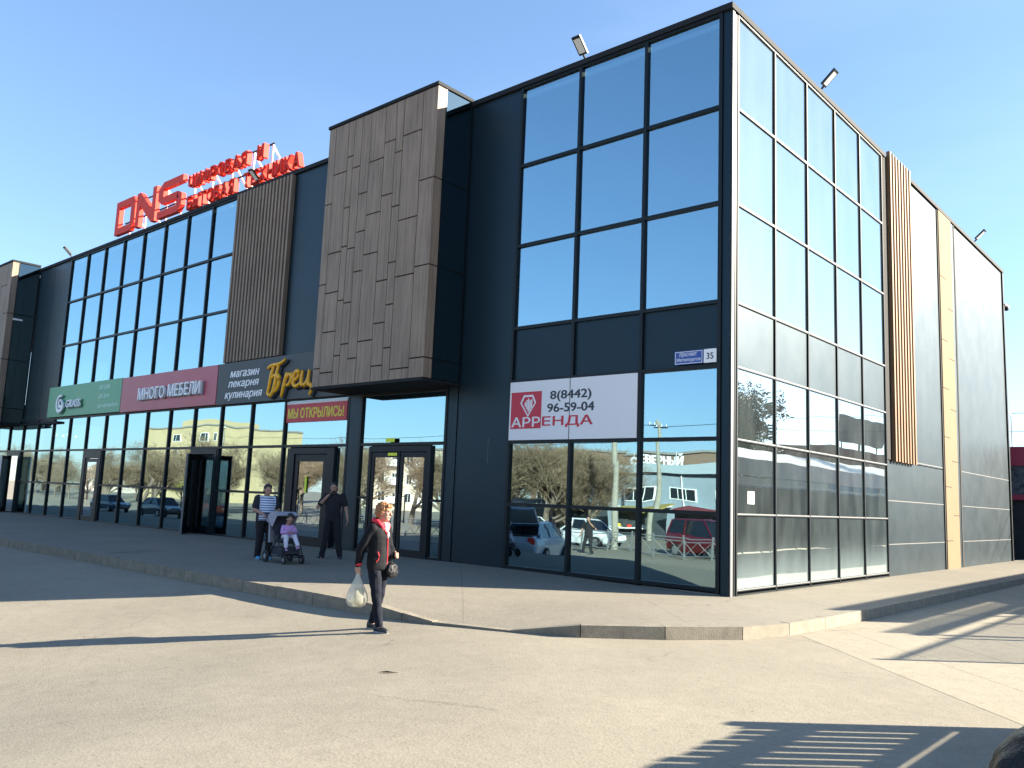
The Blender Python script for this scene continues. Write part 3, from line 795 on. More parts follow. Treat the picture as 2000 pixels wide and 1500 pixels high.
text_mesh('GRASS', -29.30, -27.82, 4.60, 4.96, -0.20, 0.015, M['green_dark'], 'letter_offset_copy', t, bold=0.05)  # darker offset copy stands for the shadow of the lettering
text_mesh('для дома', -26.45, -25.5, 5.23, 5.42, -0.184, 0.0015, M['letter_pale'], 'lettering', t, bold=0.022)
text_mesh('для дачи', -26.42, -25.5, 4.88, 5.07, -0.184, 0.0015, M['letter_pale'], 'lettering', t, bold=0.022)
text_mesh('для автомобиля', -26.42, -24.68, 4.52, 4.71, -0.184, 0.0015, M['letter_pale'], 'lettering', t, bold=0.022)

t = sign_panel('shop_sign', 'crimson furniture shop sign with grey-white raised capitals', -24.46, -17.66, 4.30, 5.58, M['crimson'])
text_mesh('МНОГО', -22.88, -20.92, 4.66, 5.10, -0.30, 0.08, M['letter_white'], 'lettering', t, bold=0.025)
text_mesh('МЕБЕЛИ', -20.68, -18.5, 4.68, 5.12, -0.30, 0.08, M['letter_white'], 'lettering', t, bold=0.025)
M['letter_side'] = pm('grey letter returns', (0.25, 0.27, 0.30), 0.5)
text_mesh('МНОГО', -22.84, -20.88, 4.63, 5.07, -0.219, 0.036, M['letter_side'], 'letter_offset_copy', t, bold=0.035)
text_mesh('МЕБЕЛИ', -20.64, -18.44, 4.65, 5.09, -0.219, 0.036, M['letter_side'], 'letter_offset_copy', t, bold=0.035)

t = sign_panel('shop_sign', 'charcoal bakery sign with amber script letters, partly behind the wood bay', -17.62, -11.15, 4.28, 5.58, M['charcoal'])
text_mesh('магазин', -16.88, -15.24, 5.10, 5.30, -0.188, 0.006, M['letter_white'], 'lettering', t, bold=0.022, shear=0.2)
text_mesh('пекарня', -16.94, -15.22, 4.73, 4.98, -0.188, 0.006, M['letter_white'], 'lettering', t, bold=0.022, shear=0.2)
text_mesh('кулинария', -17.1, -15.0, 4.38, 4.64, -0.188, 0.006, M['letter_white'], 'lettering', t, bold=0.022, shear=0.2)
def bez(P, n=14):
    out = []
    for i in range(n + 1):
        f = i / n; a = [Vector(p) for p in P]
        while len(a) > 1: a = [a[k].lerp(a[k + 1], f) for k in range(len(a) - 1)]
        out.append(a[0])
    return out
def script(strokes, ox, oz, s, y, r, mat, parent, name='letter'):
    """hand-drawn script: each stroke a flattened ribbon tube"""
    b = MB()
    for st in strokes:
        pts = []
        for seg in st:
            q = bez(seg); pts += q if not pts else q[1:]
        n = len(pts); P = [(ox + p.x * s * 1.13, y, oz + p.y * s) for p in pts]
        rad = [r * (0.62 + 0.38 * math.sin(PI * min(1, 0.1 + i / n))) for i in range(n)]
        b.tube(P, rad, 8)
    return b.build(name, mat, parent, smooth=True)
Bs = [[[(0.02, 0.80), (0.25, 0.98), (0.45, 0.78), (0.80, 1.02)]], [[(0.30, 0.86), (0.16, 0.60), (0.20, 0.30), (0.05, 0.02)]],
      [[(0.52, 0.88), (0.40, 0.55), (0.44, 0.20), (0.28, 0.0)], [(0.28, 0.0), (0.18, -0.08), (0.08, 0.02), (0.12, 0.10)]],
      [[(0.22, 0.50), (0.45, 0.66), (0.66, 0.56), (0.58, 0.30)], [(0.58, 0.30), (0.54, 0.12), (0.40, 0.06), (0.34, 0.10)]]]
Rs = [[[(0.20, 0.62), (0.14, 0.40), (0.08, 0.12), (0.0, -0.10)]], [[(0.10, 0.30), (0.20, 0.58), (0.46, 0.66), (0.42, 0.42)], [(0.42, 0.42), (0.38, 0.24), (0.22, 0.18), (0.12, 0.26)]]]
Es = [[[(0.04, 0.36), (0.26, 0.36), (0.36, 0.60), (0.20, 0.62)], [(0.20, 0.62), (0.0, 0.60), (-0.02, 0.16), (0.18, 0.18)], [(0.18, 0.18), (0.30, 0.20), (0.36, 0.28), (0.40, 0.34)]]]
Cs = [[[(0.06, 0.62), (0.0, 0.40), (0.0, 0.16), (0.14, 0.18)], [(0.14, 0.18), (0.28, 0.22), (0.32, 0.44), (0.34, 0.62)]],
      [[(0.34, 0.62), (0.30, 0.38), (0.30, 0.18), (0.42, 0.18)], [(0.42, 0.18), (0.52, 0.18), (0.48, 0.0), (0.40, -0.10)]]]
Ls = [[[(0.0, 0.20), (0.10, 0.16), (0.14, 0.50), (0.20, 0.62)], [(0.20, 0.62), (0.26, 0.50), (0.24, 0.20), (0.34, 0.18)]]]
Ms = [[[(0.06, 0.62), (0.02, 0.40), (0.0, 0.18), (0.10, 0.18)], [(0.10, 0.18), (0.28, 0.18), (0.28, 0.44), (0.04, 0.40)]]]
x = -14.66
for L_, wd in ((Bs, 0.72), (Rs, 0.46), (Es, 0.38), (Cs, 0.54), (Es, 0.36), (Ls, 0.36), (Ms, 0.3)):
    script(L_, x, 4.44, 0.98, -0.27, 0.065, M['letter_yellow'], t)
    script(L_, x + 0.05, 4.40, 0.98, -0.20, 0.075, M['ink'], t, name='letter_shadow')
    x += wd * 0.98 * 1.13

t = thing('window_banner', 'red window banner with yellow capitals and a white top edge, above the bakery door', 'banner', (-12.5, -0.02, 3.6))
MB().box(-13.88, -11.08, -0.032, -0.012, 3.62, 4.14).build('print', M['banner_red'], t)
MB().box(-13.88, -11.08, -0.031, -0.012, 4.141, 4.22).build('top_edge', M['banner_white'], t)
text_mesh('МЫ ОТКРЫЛИСЬ!', -13.80, -11.20, 3.73, 4.03, -0.038, 0.005, M['lemon'], 'lettering', t, bold=0.032)

t = thing('rental_banner', 'white rental banner with a red emblem and a telephone number in the corner windows', 'banner', (-3.58, -0.02, 3.0))
for xa, xb in ((-5.235, -3.59), (-3.565, -1.925)):
    MB().box(xa, xb, -0.078, -0.058, 2.985, 4.26).build('sheet', M['banner_white'], t)
MB().box(-5.19, -4.33, -0.082, -0.0785, 3.23, 4.03).build('emblem_square', M['logo_red'], t)
b = MB(); cx, cz = -4.70, 3.72; yy = -0.084
hexo = [(-0.13, 0.24), (0.13, 0.24), (0.225, 0.07), (0.0, -0.24), (-0.225, 0.07)]
for i in range(5):
    p, q = hexo[i], hexo[(i + 1) % 5]; k = 0.80
    b.prism([(cx + p[0], yy, cz + p[1]), (cx + q[0], yy, cz + q[1]), (cx + q[0] * k, yy, cz + q[1] * k + 0.005), (cx + p[0] * k, yy, cz + p[1] * k + 0.005)], (0, 0.0015, 0))
for dx, h0, h1 in ((-0.10, -0.02, 0.07), (-0.055, -0.08, 0.12), (-0.01, -0.14, 0.15), (0.035, -0.12, 0.11), (0.08, -0.06, 0.13)):
    b.prism([(cx + dx, yy, cz + h0 + 0.02), (cx + dx + 0.036, yy, cz + h0), (cx + dx + 0.036, yy, cz + h1), (cx + dx + 0.018, yy, cz + h1 + 0.02), (cx + dx, yy, cz + h1)], (0, 0.0015, 0))
b.build('emblem', M['banner_white'], t)
text_mesh('АРР', -5.16, -4.35, 3.265, 3.48, -0.084, 0.0015, M['banner_white'], 'lettering', t, bold=0.015)
text_mesh('ЕНДА', -4.30, -2.97, 3.235, 3.48, -0.082, 0.003, M['logo_red'], 'lettering', t, bold=0.02)
text_mesh('8(8442)', -4.10, -3.02, 3.78, 4.02, -0.082, 0.003, M['ink'], 'lettering', t, bold=0.026)
text_mesh('96-59-04', -4.17, -2.94, 3.56, 3.75, -0.082, 0.003, M['ink'], 'lettering', t, bold=0.026)

t = thing('street_sign', 'blue street name sign with a white house number 35 beside it', 'sign', (-0.7, -0.05, 4.35))
MB().box(-1.10, -0.50, -0.085, -0.06, 4.345, 4.60).build('plate', M['blue'], t, bevel=0.004)
b = MB()
for q in ((-1.085, -0.515, 4.578, 4.588), (-1.085, -0.515, 4.357, 4.367), (-1.085, -1.075, 4.368, 4.577), (-0.525, -0.515, 4.368, 4.577)):
    b.box(q[0], q[1], -0.0875, -0.0855, q[2], q[3])
b.build('border', M['letter_white'], t)
text_mesh('проспект', -0.99, -0.63, 4.475, 4.56, -0.088, 0.002, M['letter_white'], 'lettering', t)
text_mesh('Металлургов', -1.05, -0.55, 4.385, 4.465, -0.088, 0.002, M['letter_white'], 'lettering', t)
MB().box(-0.485, -0.235, -0.085, -0.06, 4.345, 4.60).build('number_plate', M['letter_white'], t, bevel=0.004)
text_mesh('35', -0.43, -0.285, 4.41, 4.53, -0.087, 0.0015, M['ink'], 'lettering', t, bold=0.02)

# rooftop letters on their rack
t = thing('rooftop_sign', 'big red rooftop letters on a white strut rack along the roof edge', 'sign', (-20.4, 0.1, TOP))
def letter(polys, x0, x1, z0, z1, y, d, name='letter'):
    b = MB()
    for P in polys: b.prism([(x0 + p[0] * (x1 - x0), y, z0 + p[1] * (z1 - z0)) for p in P], (0, d, 0))
    return b.build(name, M['red_sign'], t)
s = 0.185
Dp = [[(0, 0), (s, 0), (s, 1), (0, 1)], [(s, 0.80), (0.80, 0.80), (0.92, 1.0), (s, 1)], [(0.80, 0.80), (0.80, 0.20), (1, 0.20), (1, 0.86), (0.92, 1.0)],
      [(s, 0), (0.82, 0), (1, 0.20), (s, 0.20)]]
Np = [[(0, 0), (s, 0), (s, 1), (0, 1)], [(1 - s, 0), (1, 0), (1, 1), (1 - s, 1)], [(s, 1), (s, 0.62), (1 - s, 0.0), (1 - s, 0.38)]]
Sp = [[(0.12, 0.80), (1, 0.80), (1, 1), (0.20, 1)], [(0, 0.52), (0.22, 0.58), (0.22, 0.80), (0.12, 0.80), (0.20, 1), (0.0, 0.84)], [(0.0, 0.52), (0.22, 0.58), (0.82, 0.58), (0.86, 0.38), (0.16, 0.38)],
      [(0.82, 0.58), (0.98, 0.50), (1, 0.40), (1, 0.16), (0.86, 0.0), (0.80, 0.20), (0.80, 0.38)], [(0, 0), (0.86, 0), (0.80, 0.20), (0, 0.20)]]
Z0, Z1 = 11.46, 12.82
letter(Dp, -26.68, -25.05, Z0, Z1, -0.15, 0.17)
letter(Np, -24.90, -23.30, Z0, Z1, -0.15, 0.17)
letter(Sp, -23.12, -21.30, Z0, Z1, -0.15, 0.17)
def row_letters(txt, x0, x1, z0, z1):
    n = len(txt); wd = (x1 - x0) / n
    for i, ch in enumerate(txt):
        if ch == ' ': continue
        text_mesh(ch, x0 + wd * i + 0.035, x0 + wd * (i + 1) - 0.035, z0, z1 + (0.02 if ch == 'Й' else 0), -0.13, 0.20, M['red_sign'], 'letter', t, bold=0.05)
row_letters('ЦИФРОВАЯ И', -21.0, -16.1, 12.17, 12.68)
row_letters('БЫТОВАЯ ТЕХНИКА', -21.0, -14.05, 11.38, 11.90)
b = MB()
for z in (11.5, 12.05, 12.75): b.tube([(-26.6, 0.22, z), (-16.1 if z > 11.6 else -14.1, 0.22, z)], 0.03, 6)
b.build('rail', M['coping'], t)
for x in (-26.2, -24.9, -23.2, -21.15, -19.9, -18.6, -17.3, -16.2):
    b = MB(); b.tube([(x, 0.25, 11.1), (x, 0.25, 12.8)], 0.035, 6); b.tube([(x, 0.26, 12.7), (x + 0.2, 1.3, 11.1)], 0.035, 6)
    b.build('strut', M['white'], t)

# ------------------------------------------------------------------ floodlights and camera
FLS = 0.85
fl = thing('floodlight', 'flat floodlight on the front roof edge above the corner windows', 'floodlight', (-3.52, 0.0, TOP), group='roof floodlights', local=True)
b = MB(); b.box(-0.05, 0.05, 0.0, 0.1, -0.02, 0.02); b.tube([(0, 0.05, 0.0), (0, 0.0, 0.10), (0, -0.06, 0.16)], 0.03, 8); b.build('bracket', M['black'], fl)
a = R(42); ca, sa = math.cos(a), math.sin(a)
def fp(u, v, w_): return (u, -0.05 - v * ca + w_ * sa, 0.15 + v * sa + w_ * ca)
b = MB(); b.hexa([fp(-0.13, 0, 0), fp(0.13, 0, 0), fp(0.13, 0.5, 0), fp(-0.13, 0.5, 0), fp(-0.13, 0, 0.06), fp(0.13, 0, 0.06), fp(0.13, 0.5, 0.06), fp(-0.13, 0.5, 0.06)])
h = b.build('housing', M['black'], fl, bevel=0.006)
MB().hexa([fp(-0.095, 0.05, -0.006), fp(0.095, 0.05, -0.006), fp(0.095, 0.43, -0.006), fp(-0.095, 0.43, -0.006), fp(-0.095, 0.05, -0.001), fp(0.095, 0.05, -0.001), fp(0.095, 0.43, -0.001), fp(-0.095, 0.43, -0.001)]).build('lens', M['led'], fl)
dup(fl, (0.02, 4.42, TOP), R(90), 'flat floodlight on the side roof edge nearest the building corner')
dup(fl, (0.02, 18.4, TOP), R(90), 'pale floodlight at the far end of the side roof edge')
dup(fl, (-31.2, 0.0, TOP), 0, 'floodlight on the roof edge left of the red rooftop letters')
dup(fl, (-16.4, -0.05, TOP), 0, 'floodlight on the roof edge in front of the red rooftop letters')
t = thing('security_camera', 'small dome security camera on the far rear corner of the wall', 'camera', (0.0, 22.62, 9.9))
MB().box(-0.05, 0.1, 22.60, 22.95, 9.93, 9.99).build('bracket', M['white'], t)
b = MB(); b.ell((0.05, 22.9, 9.86), (0.11, 0.11, 0.11), sub=2); b.build('dome', M['black'], t, smooth=True)
b = MB(); b.disc((0.05, 22.9, 9.92), (0, 0, 1), 0.12, 0.05); b.build('cap', M['white'], t)

for o in [x for x in bpy.data.objects if x.name.startswith('floodlight')]: o.scale = (FLS, FLS, FLS)
# ------------------------------------------------------------------ people
M['skin'] = pm('skin', (0.38, 0.21, 0.15), 0.55, var=0.06, vs=20)
M['skin_dark'] = pm('tanned skin', (0.36, 0.20, 0.14), 0.55, var=0.06, vs=20)
M['hair_ginger'] = pm('ginger blond hair', (0.27, 0.115, 0.042), 0.6, var=0.35, vs=60, bump=0.5, bs=90)
M['hair_black'] = pm('black hair', (0.012, 0.010, 0.009), 0.5, bump=0.5, bs=90)
M['cloth_black'] = pm('black softshell', (0.005, 0.0055, 0.008), 0.8, spec=0.2, bump=0.25, bs=14)
M['cloth_red'] = pm('red lining', (0.62, 0.02, 0.04), 0.8)
M['jeans'] = pm('dark navy trousers', (0.006, 0.008, 0.016), 0.85, spec=0.2, bump=0.3, bs=16)
M['scarf'] = pm('white scarf', (0.70, 0.62, 0.56), 0.9, bump=0.4, bs=40)
M['shoe'] = pm('dark leather shoe', (0.018, 0.02, 0.026), 0.5)
M['sole'] = pm('grey shoe sole', (0.25, 0.26, 0.28), 0.8)
M['bag_plastic'] = trans_mat('thin white carrier plastic', (0.72, 0.72, 0.63), 0.42)
M['cream'] = pm('cream goods in bag', (0.62, 0.50, 0.24), 0.7, var=0.4, vs=18)
M['lips'] = pm('lips', (0.36, 0.09, 0.08), 0.5)
M['eye'] = pm('dark eye', (0.02, 0.015, 0.012), 0.25)
M['tee_black'] = pm('black t-shirt', (0.010, 0.010, 0.014), 0.9, bump=0.25, bs=16)
M['blue_shoe'] = pm('light blue slipper', (0.06, 0.36, 0.62), 0.7)
M['lilac'] = pm('lilac jacket', (0.50, 0.28, 0.55), 0.85)
M['pale_trousers'] = pm('pale trousers', (0.62, 0.58, 0.66), 0.85)
def stripes_mat():
    m = bpy.data.materials.new('striped jersey'); m.use_nodes = True
    t = m.node_tree; L = t.links.new; b = t.nodes['Principled BSDF']; b.inputs['Roughness'].default_value = 0.85
    g = N(t, 'ShaderNodeTexCoord'); s = N(t, 'ShaderNodeSeparateXYZ'); L(g.outputs['Object'], s.inputs[0])
    wv = N(t, 'ShaderNodeMath', operation='PINGPONG'); wv.inputs[1].default_value = 0.026; L(s.outputs['Z'], wv.inputs[0])
    gt = N(t, 'ShaderNodeMath', operation='GREATER_THAN'); gt.inputs[1].default_value = 0.0155; L(wv.outputs[0], gt.inputs[0])
    n = N(t, 'ShaderNodeTexNoise'); n.inputs['Scale'].default_value = 7; L(g.outputs['Object'], n.inputs[0])
    c2 = N(t, 'ShaderNodeMix', data_type='RGBA'); c2.inputs[6].default_value = (0.02, 0.03, 0.11, 1); c2.inputs[7].default_value = (0.05, 0.16, 0.42, 1); L(n.outputs[0], c2.inputs[0])
    mx = N(t, 'ShaderNodeMix', data_type='RGBA'); mx.inputs[6].default_value = (0.66, 0.70, 0.80, 1); L(c2.outputs[2], mx.inputs[7]); L(gt.outputs[0], mx.inputs[0])
    ay = N(t, 'ShaderNodeMath', operation='ABSOLUTE'); L(s.outputs['Y'], ay.inputs[0])
    g2 = N(t, 'ShaderNodeMath', operation='GREATER_THAN'); g2.inputs[1].default_value = 0.185; L(ay.outputs[0], g2.inputs[0])
    m3 = N(t, 'ShaderNodeMix', data_type='RGBA'); m3.inputs[7].default_value = (0.012, 0.013, 0.022, 1); L(mx.outputs[2], m3.inputs[6]); L(g2.outputs[0], m3.inputs[0])
    L(m3.outputs[2], b.inputs['Base Color']); return m
M['stripes'] = stripes_mat()

def V(*a): return Vector(a)
def chain(b, pts, rad, n=12):
    """tapered limb with round joints"""
    b.tube(pts, rad, n)
    for p, r in zip(pts, rad): b.ell(p, (r, r, r), sub=2)
def torso(b, rings, n=20):
    """rings of (z, x, y, half depth, half width)"""
    b.loft([[(x + rx * math.cos(2 * PI * k / n), y + ry * math.sin(2 * PI * k / n), z) for k in range(n)] for z, x, y, rx, ry in rings])
def hand(b, wrist, d, lat, nrm, curl, s=1.0, thumb_in=0.5):
    """palm, four fingers of different length and a thumb off the side of the palm"""
    d, lat, nrm = Vector(d).normalized(), Vector(lat).normalized(), Vector(nrm).normalized()
    w_ = Vector(wrist)
    rot = Matrix((d, lat, nrm)).transposed()
    b.ell(w_ + d * 0.045 * s, (0.052 * s, 0.042 * s, 0.018 * s), rot, 2)
    b.tube([w_ - d * 0.02 * s, w_ + d * 0.02 * s], [0.026 * s, 0.026 * s], 8)
    for k, (o, ln) in enumerate(((-0.031, 0.88), (-0.0105, 1.0), (0.0105, 0.94), (0.031, 0.74))):
        p = w_ + d * 0.085 * s + lat * o * s; a = 0.12 + 0.05 * k; pts = [p - d * 0.012 * s, p]
        for seg, l0 in enumerate((0.042, 0.028, 0.022)):
            a += curl * (0.75 if seg == 0 else 1.0)
            p = p + (d * math.cos(a) + nrm * math.sin(a)) * l0 * ln * s; pts.append(p)
        b.tube(pts, [0.0095 * s, 0.0095 * s, 0.009 * s, 0.0085 * s, 0.0075 * s], 7)
        b.ell(pts[-1], (0.0075 * s,) * 3, sub=1)
    p = w_ + d * 0.028 * s - lat * 0.034 * s
    q = p + (d * 0.6 - lat * 0.65 + nrm * thumb_in).normalized() * 0.034 * s
    r = q + (d * 0.9 - lat * 0.1 + nrm * (thumb_in + 0.3)).normalized() * 0.030 * s
    b.tube([w_ + d * 0.02 * s - lat * 0.015 * s, p, q, r], [0.014 * s, 0.012 * s, 0.0105 * s, 0.008 * s], 7); b.ell(r, (0.008 * s,) * 3, sub=1)
def head(b, c, rot, s=1.0, neck=None):
    """skull, jaw, nose, brow, ears; face looks along rot's X axis. c = centre of the skull"""
    c = Vector(c)
    def P(x, y, z): return c + rot @ Vector((x * s, y * s, z * s))
    b.ell(P(-0.008, 0, 0.018), (0.096 * s, 0.076 * s, 0.098 * s), rot, 3)
    b.ell(P(0.022, 0, -0.045), (0.066 * s, 0.060 * s, 0.075 * s), rot, 3)
    b.ell(P(0.058, 0, -0.092), (0.026 * s, 0.030 * s, 0.022 * s), rot, 2)
    b.tube([P(0.080, 0, 0.022), P(0.096, 0, -0.006), P(0.108, 0, -0.026), P(0.086, 0, -0.036)], [0.010 * s, 0.012 * s, 0.0155 * s, 0.010 * s], 8)
    b.tube([P(0.070, -0.045, 0.030), P(0.086, -0.02, 0.036), P(0.088, 0, 0.034), P(0.086, 0.02, 0.036), P(0.070, 0.045, 0.030)], 0.010 * s, 6)
    for q in (-1, 1):
        b.ell(P(0.052, q * 0.038, -0.018), (0.03 * s, 0.024 * s, 0.022 * s), rot, 2)
        b.ell(P(-0.005, q * 0.079, -0.012), (0.020 * s, 0.010 * s, 0.032 * s), rot, 2)
    b.tube([P(0.079, -0.022, -0.060), P(0.089, 0, -0.058), P(0.079, 0.022, -0.060)], 0.009 * s, 6)
    if neck is not None:
        chain(b, [P(-0.02, 0, -0.06), Vector(neck)], [0.052 * s, 0.058 * s])
def face_bits(c, rot, s, parent):
    c = Vector(c)
    def P(x, y, z): return c + rot @ Vector((x * s, y * s, z * s))
    for q in (-1, 1):
        b = MB(); b.ell(P(0.079, q * 0.032, 0.012), (0.009 * s, 0.013 * s, 0.007 * s), rot, 2); b.build('eye', M['eye'], parent, smooth=True)
    b = MB(); b.ell(P(0.090, 0, -0.060), (0.006 * s, 0.021 * s, 0.007 * s), rot, 2); b.build('mouth', M['lips'], parent, smooth=True)
def shoe(p, yaw, mat, sole, parent, s=1.0, name='shoe', pitch=0.0):
    p = Vector(p); rot = Matrix.Rotation(yaw, 3, 'Z') @ Matrix.Rotation(pitch, 3, 'Y')
    def P(x, y, z): return p + rot @ Vector((x * s, y * s, z * s))
    b = MB(); b.ell(P(-0.03, 0, 0.055), (0.055 * s, 0.042 * s, 0.055 * s), rot, 3); b.ell(P(0.05, 0, 0.042), (0.085 * s, 0.046 * s, 0.036 * s), rot, 3)
    b.ell(P(0.115, 0, 0.034), (0.05 * s, 0.043 * s, 0.028 * s), rot, 3); b.tube([P(-0.03, 0, 0.05), P(-0.03, 0, 0.11)], [0.05 * s, 0.042 * s], 12)
    o = remesh(b, name, mat, parent, voxel=0.007 * s, it=4)
    b = MB(); n = 20; ring = []
    for k in range(n):
        a = 2 * PI * k / n; x = 0.035 + 0.125 * math.cos(a); y = (0.046 if math.cos(a) > -0.2 else 0.041) * math.sin(a); ring.append((x, y))
    b.loft([[P(x, y, 0.0) for x, y in ring], [P(x * 1.01, y * 1.03, 0.022) for x, y in ring]]); b.build('sole', sole, o)
    return o

# --- the woman crossing the road with a carrier bag (faces +X in her own frame)
WX, WY = -1.80, -6.44
gw = gz(WX, WY)
P1 = thing('person', 'woman with short ginger hair walking in a black jacket with red lining', 'person', (WX, WY, gw), local=True, rz=R(14)); P1.scale = (1.03, 1.03, 1.03)
hz = 1.545
hr = Matrix.Rotation(R(10), 3, 'Z') @ Matrix.Rotation(R(4), 3, 'Y')
hc = V(0.045, 0.0, hz - 0.035)
b = MB(); head(b, hc, hr, 0.98, (0.0, 0, 1.36))
torso(b, [(0.82, 0, 0, 0.08, 0.11), (0.92, 0, 0, 0.10, 0.14), (1.05, 0.0, 0, 0.09, 0.125), (1.2, 0.0, 0, 0.10, 0.14), (1.32, -0.01, 0, 0.085, 0.15), (1.37, -0.01, 0, 0.06, 0.08)])
LH = (0.0, 0.085); RH = (0.0, -0.085)
kneeL, ankL = V(0.10, 0.085, 0.47), V(-0.005, 0.09, 0.085)
kneeR, ankR = V(0.055, -0.085, 0.47), V(0.125, -0.085, 0.085)
ankL = V(-0.10, 0.085, 0.085); kneeL = V(-0.01, 0.085, 0.465)
chain(b, [(0, 0.085, 0.84), kneeL, ankL], [0.075, 0.050, 0.035]); chain(b, [(0, -0.085, 0.84), kneeR, ankR], [0.075, 0.050, 0.035])
b.tube([ankL, ankL + V(0.03, 0, -0.045), ankL + V(0.12, 0, -0.06)], [0.034, 0.034, 0.024], 8); b.tube([ankR, ankR + V(0.03, 0, -0.045), ankR + V(0.12, 0, -0.06)], [0.034, 0.034, 0.024], 8)
shR, elR, wrR = V(-0.02, -0.165, 1.305), V(-0.13, -0.215, 1.06), V(-0.17, -0.20, 0.845)
shL, elL, wrL = V(-0.01, 0.165, 1.305), V(-0.02, 0.235, 1.06), V(0.12, 0.17, 0.95)
chain(b, [shR, elR, wrR], [0.045, 0.036, 0.024]); chain(b, [shL, elL, wrL], [0.045, 0.036, 0.024])
hand(b, wrR + V(0, 0, -0.02), (0, 0, -1), (1, 0, 0), (0, 1, 0), 0.75, 1.0)
hand(b, wrL + V(0.015, -0.01, 0), (0.9, -0.4, 0.1), (0, 0.1, -1), (-0.4, -0.9, 0), 0.6, 0.95)
remesh(b, 'body', M['skin'], P1, voxel=0.0062, it=2)
face_bits(hc, hr, 0.98, P1)
# jacket
b = MB()
torso(b, [(0.78, 0.005, 0, 0.122, 0.188), (0.84, 0.005, 0, 0.130, 0.195), (0.95, 0.005, 0, 0.128, 0.185), (1.08, 0.0, 0, 0.124, 0.168), (1.2, 0.0, 0, 0.130, 0.182), (1.30, -0.012, 0, 0.105, 0.185), (1.355, -0.02, 0, 0.075, 0.13)])
chain(b, [shR + V(0.005, 0.015, -0.01), elR, wrR + V(0, 0, -0.01)], [0.068, 0.059, 0.046]); chain(b, [shL + V(0, -0.015, -0.01), elL, wrL], [0.068, 0.059, 0.046])
b.ell((-0.105, 0, 1.335), (0.05, 0.105, 0.065), sub=3)
J = remesh(b, 'jacket', M['cloth_black'], P1, voxel=0.010, it=4, disp=(9, 0.012))
b = MB(); ringp = [(0.085, -0.045, 1.27), (0.075, -0.075, 1.33), (0.02, -0.092, 1.385), (-0.06, -0.075, 1.405), (-0.085, 0, 1.41), (-0.06, 0.075, 1.405), (0.02, 0.092, 1.385), (0.075, 0.075, 1.33), (0.085, 0.045, 1.27)]
b.tube(ringp, [0.014, 0.024, 0.030, 0.032, 0.034, 0.032, 0.030, 0.024, 0.014], 8); b.build('collar', M['cloth_red'], J, smooth=True)
b = MB(); b.tube([(0.127, -0.004, 0.80), (0.138, -0.004, 0.95), (0.130, -0.006, 1.08), (0.136, -0.02, 1.2), (0.098, -0.045, 1.29)], 0.006, 6); b.build('zip', M['cloth_red'], J)
b = MB(); b.tube([(0.075, -0.158, 0.88), (0.098, -0.138, 0.92), (0.10, -0.134, 0.96), (0.085, -0.142, 1.01)], 0.006, 6); b.build('pocket_trim', M['cloth_red'], J)
b = MB(); b.tube([(-0.168, -0.20, 0.865), (-0.171, -0.20, 0.825)], 0.044, 12); b.build('cuff', M['cloth_red'], J)
b = MB(); b.ell((0.095, -0.005, 1.30), (0.035, 0.045, 0.05), sub=2); b.ell((0.085, 0, 1.345), (0.045, 0.055, 0.035), sub=2); b.ell((0.128, -0.01, 1.22), (0.02, 0.022, 0.05), sub=2)
remesh(b, 'scarf', M['scarf'], P1, voxel=0.008, it=2, disp=(40, 0.008))
# trousers
b = MB(); torso(b, [(0.76, 0, 0, 0.10, 0.15), (0.84, 0, 0, 0.118, 0.165), (0.92, 0, 0, 0.115, 0.155)])
chain(b, [(0, 0.085, 0.82), kneeL, ankL + V(0, 0, 0.02)], [0.095, 0.066, 0.050]); chain(b, [(0, -0.085, 0.82), kneeR, ankR + V(0, 0, 0.02)], [0.095, 0.066, 0.050])
remesh(b, 'trousers', M['jeans'], P1, voxel=0.010, it=3, disp=(14, 0.010))
shoe((ankL.x - 0.0, ankL.y, 0.0), R(6), M['shoe'], M['sole'], P1); shoe((ankR.x, ankR.y, 0.0), R(-8), M['shoe'], M['sole'], P1)
# hair
b = MB()
def HP(x, y, z): return hc + hr @ V(x, y, z)
b.ell(HP(-0.022, 0, 0.042), (0.104, 0.088, 0.092), hr, 3); b.ell(HP(-0.062, 0, -0.015), (0.062, 0.082, 0.085), hr, 3)
b.ell(HP(0.052, 0, 0.078), (0.045, 0.066, 0.034), hr, 3)
for q in (-1, 1): b.ell(HP(-0.012, q * 0.068, 0.012), (0.04, 0.022, 0.052), hr, 2)
remesh(b, 'hair', M['hair_ginger'], P1, voxel=0.007, it=2, disp=(38, 0.014))
# carrier bag hangs from her right hand; handbag on her left hip
rotP = Matrix.Rotation(R(14), 4, 'Z'); baseP = Matrix.Translation((WX, WY, gw)) @ rotP
bagp = baseP @ V(-0.172, -0.20, 0.775)
t = thing('carrier_bag', 'full translucent white carrier bag hanging from the walking woman\'s hand', 'bag', (bagp.x, bagp.y, bagp.z - 0.46), local=True, rz=R(40))
b = MB(); n = 22; prof = [(0.0, 0.075), (0.02, 0.115), (0.07, 0.145), (0.14, 0.142), (0.22, 0.112), (0.30, 0.072), (0.37, 0.040), (0.42, 0.022), (0.455, 0.016)]
rings = []
for z, r in prof:
    rings.append([((r * 1.0) * math.cos(2 * PI * k / n) * (1 + 0.05 * math.sin(5 * 2 * PI * k / n + z * 9)), r * 0.78 * math.sin(2 * PI * k / n) * (1 + 0.06 * math.sin(7 * 2 * PI * k / n)), z) for k in range(n)])
b.loft(rings); b.build('bag_body', M['bag_plastic'], t, smooth=True)
b = MB(); b.tube([(0.012, 0, 0.45), (0.03, 0, 0.48), (0.012, 0, 0.51), (-0.02, 0, 0.50), (-0.03, 0, 0.475), (-0.012, 0, 0.45)], 0.007, 6); b.build('bag_handle', M['bag_plastic'], t)
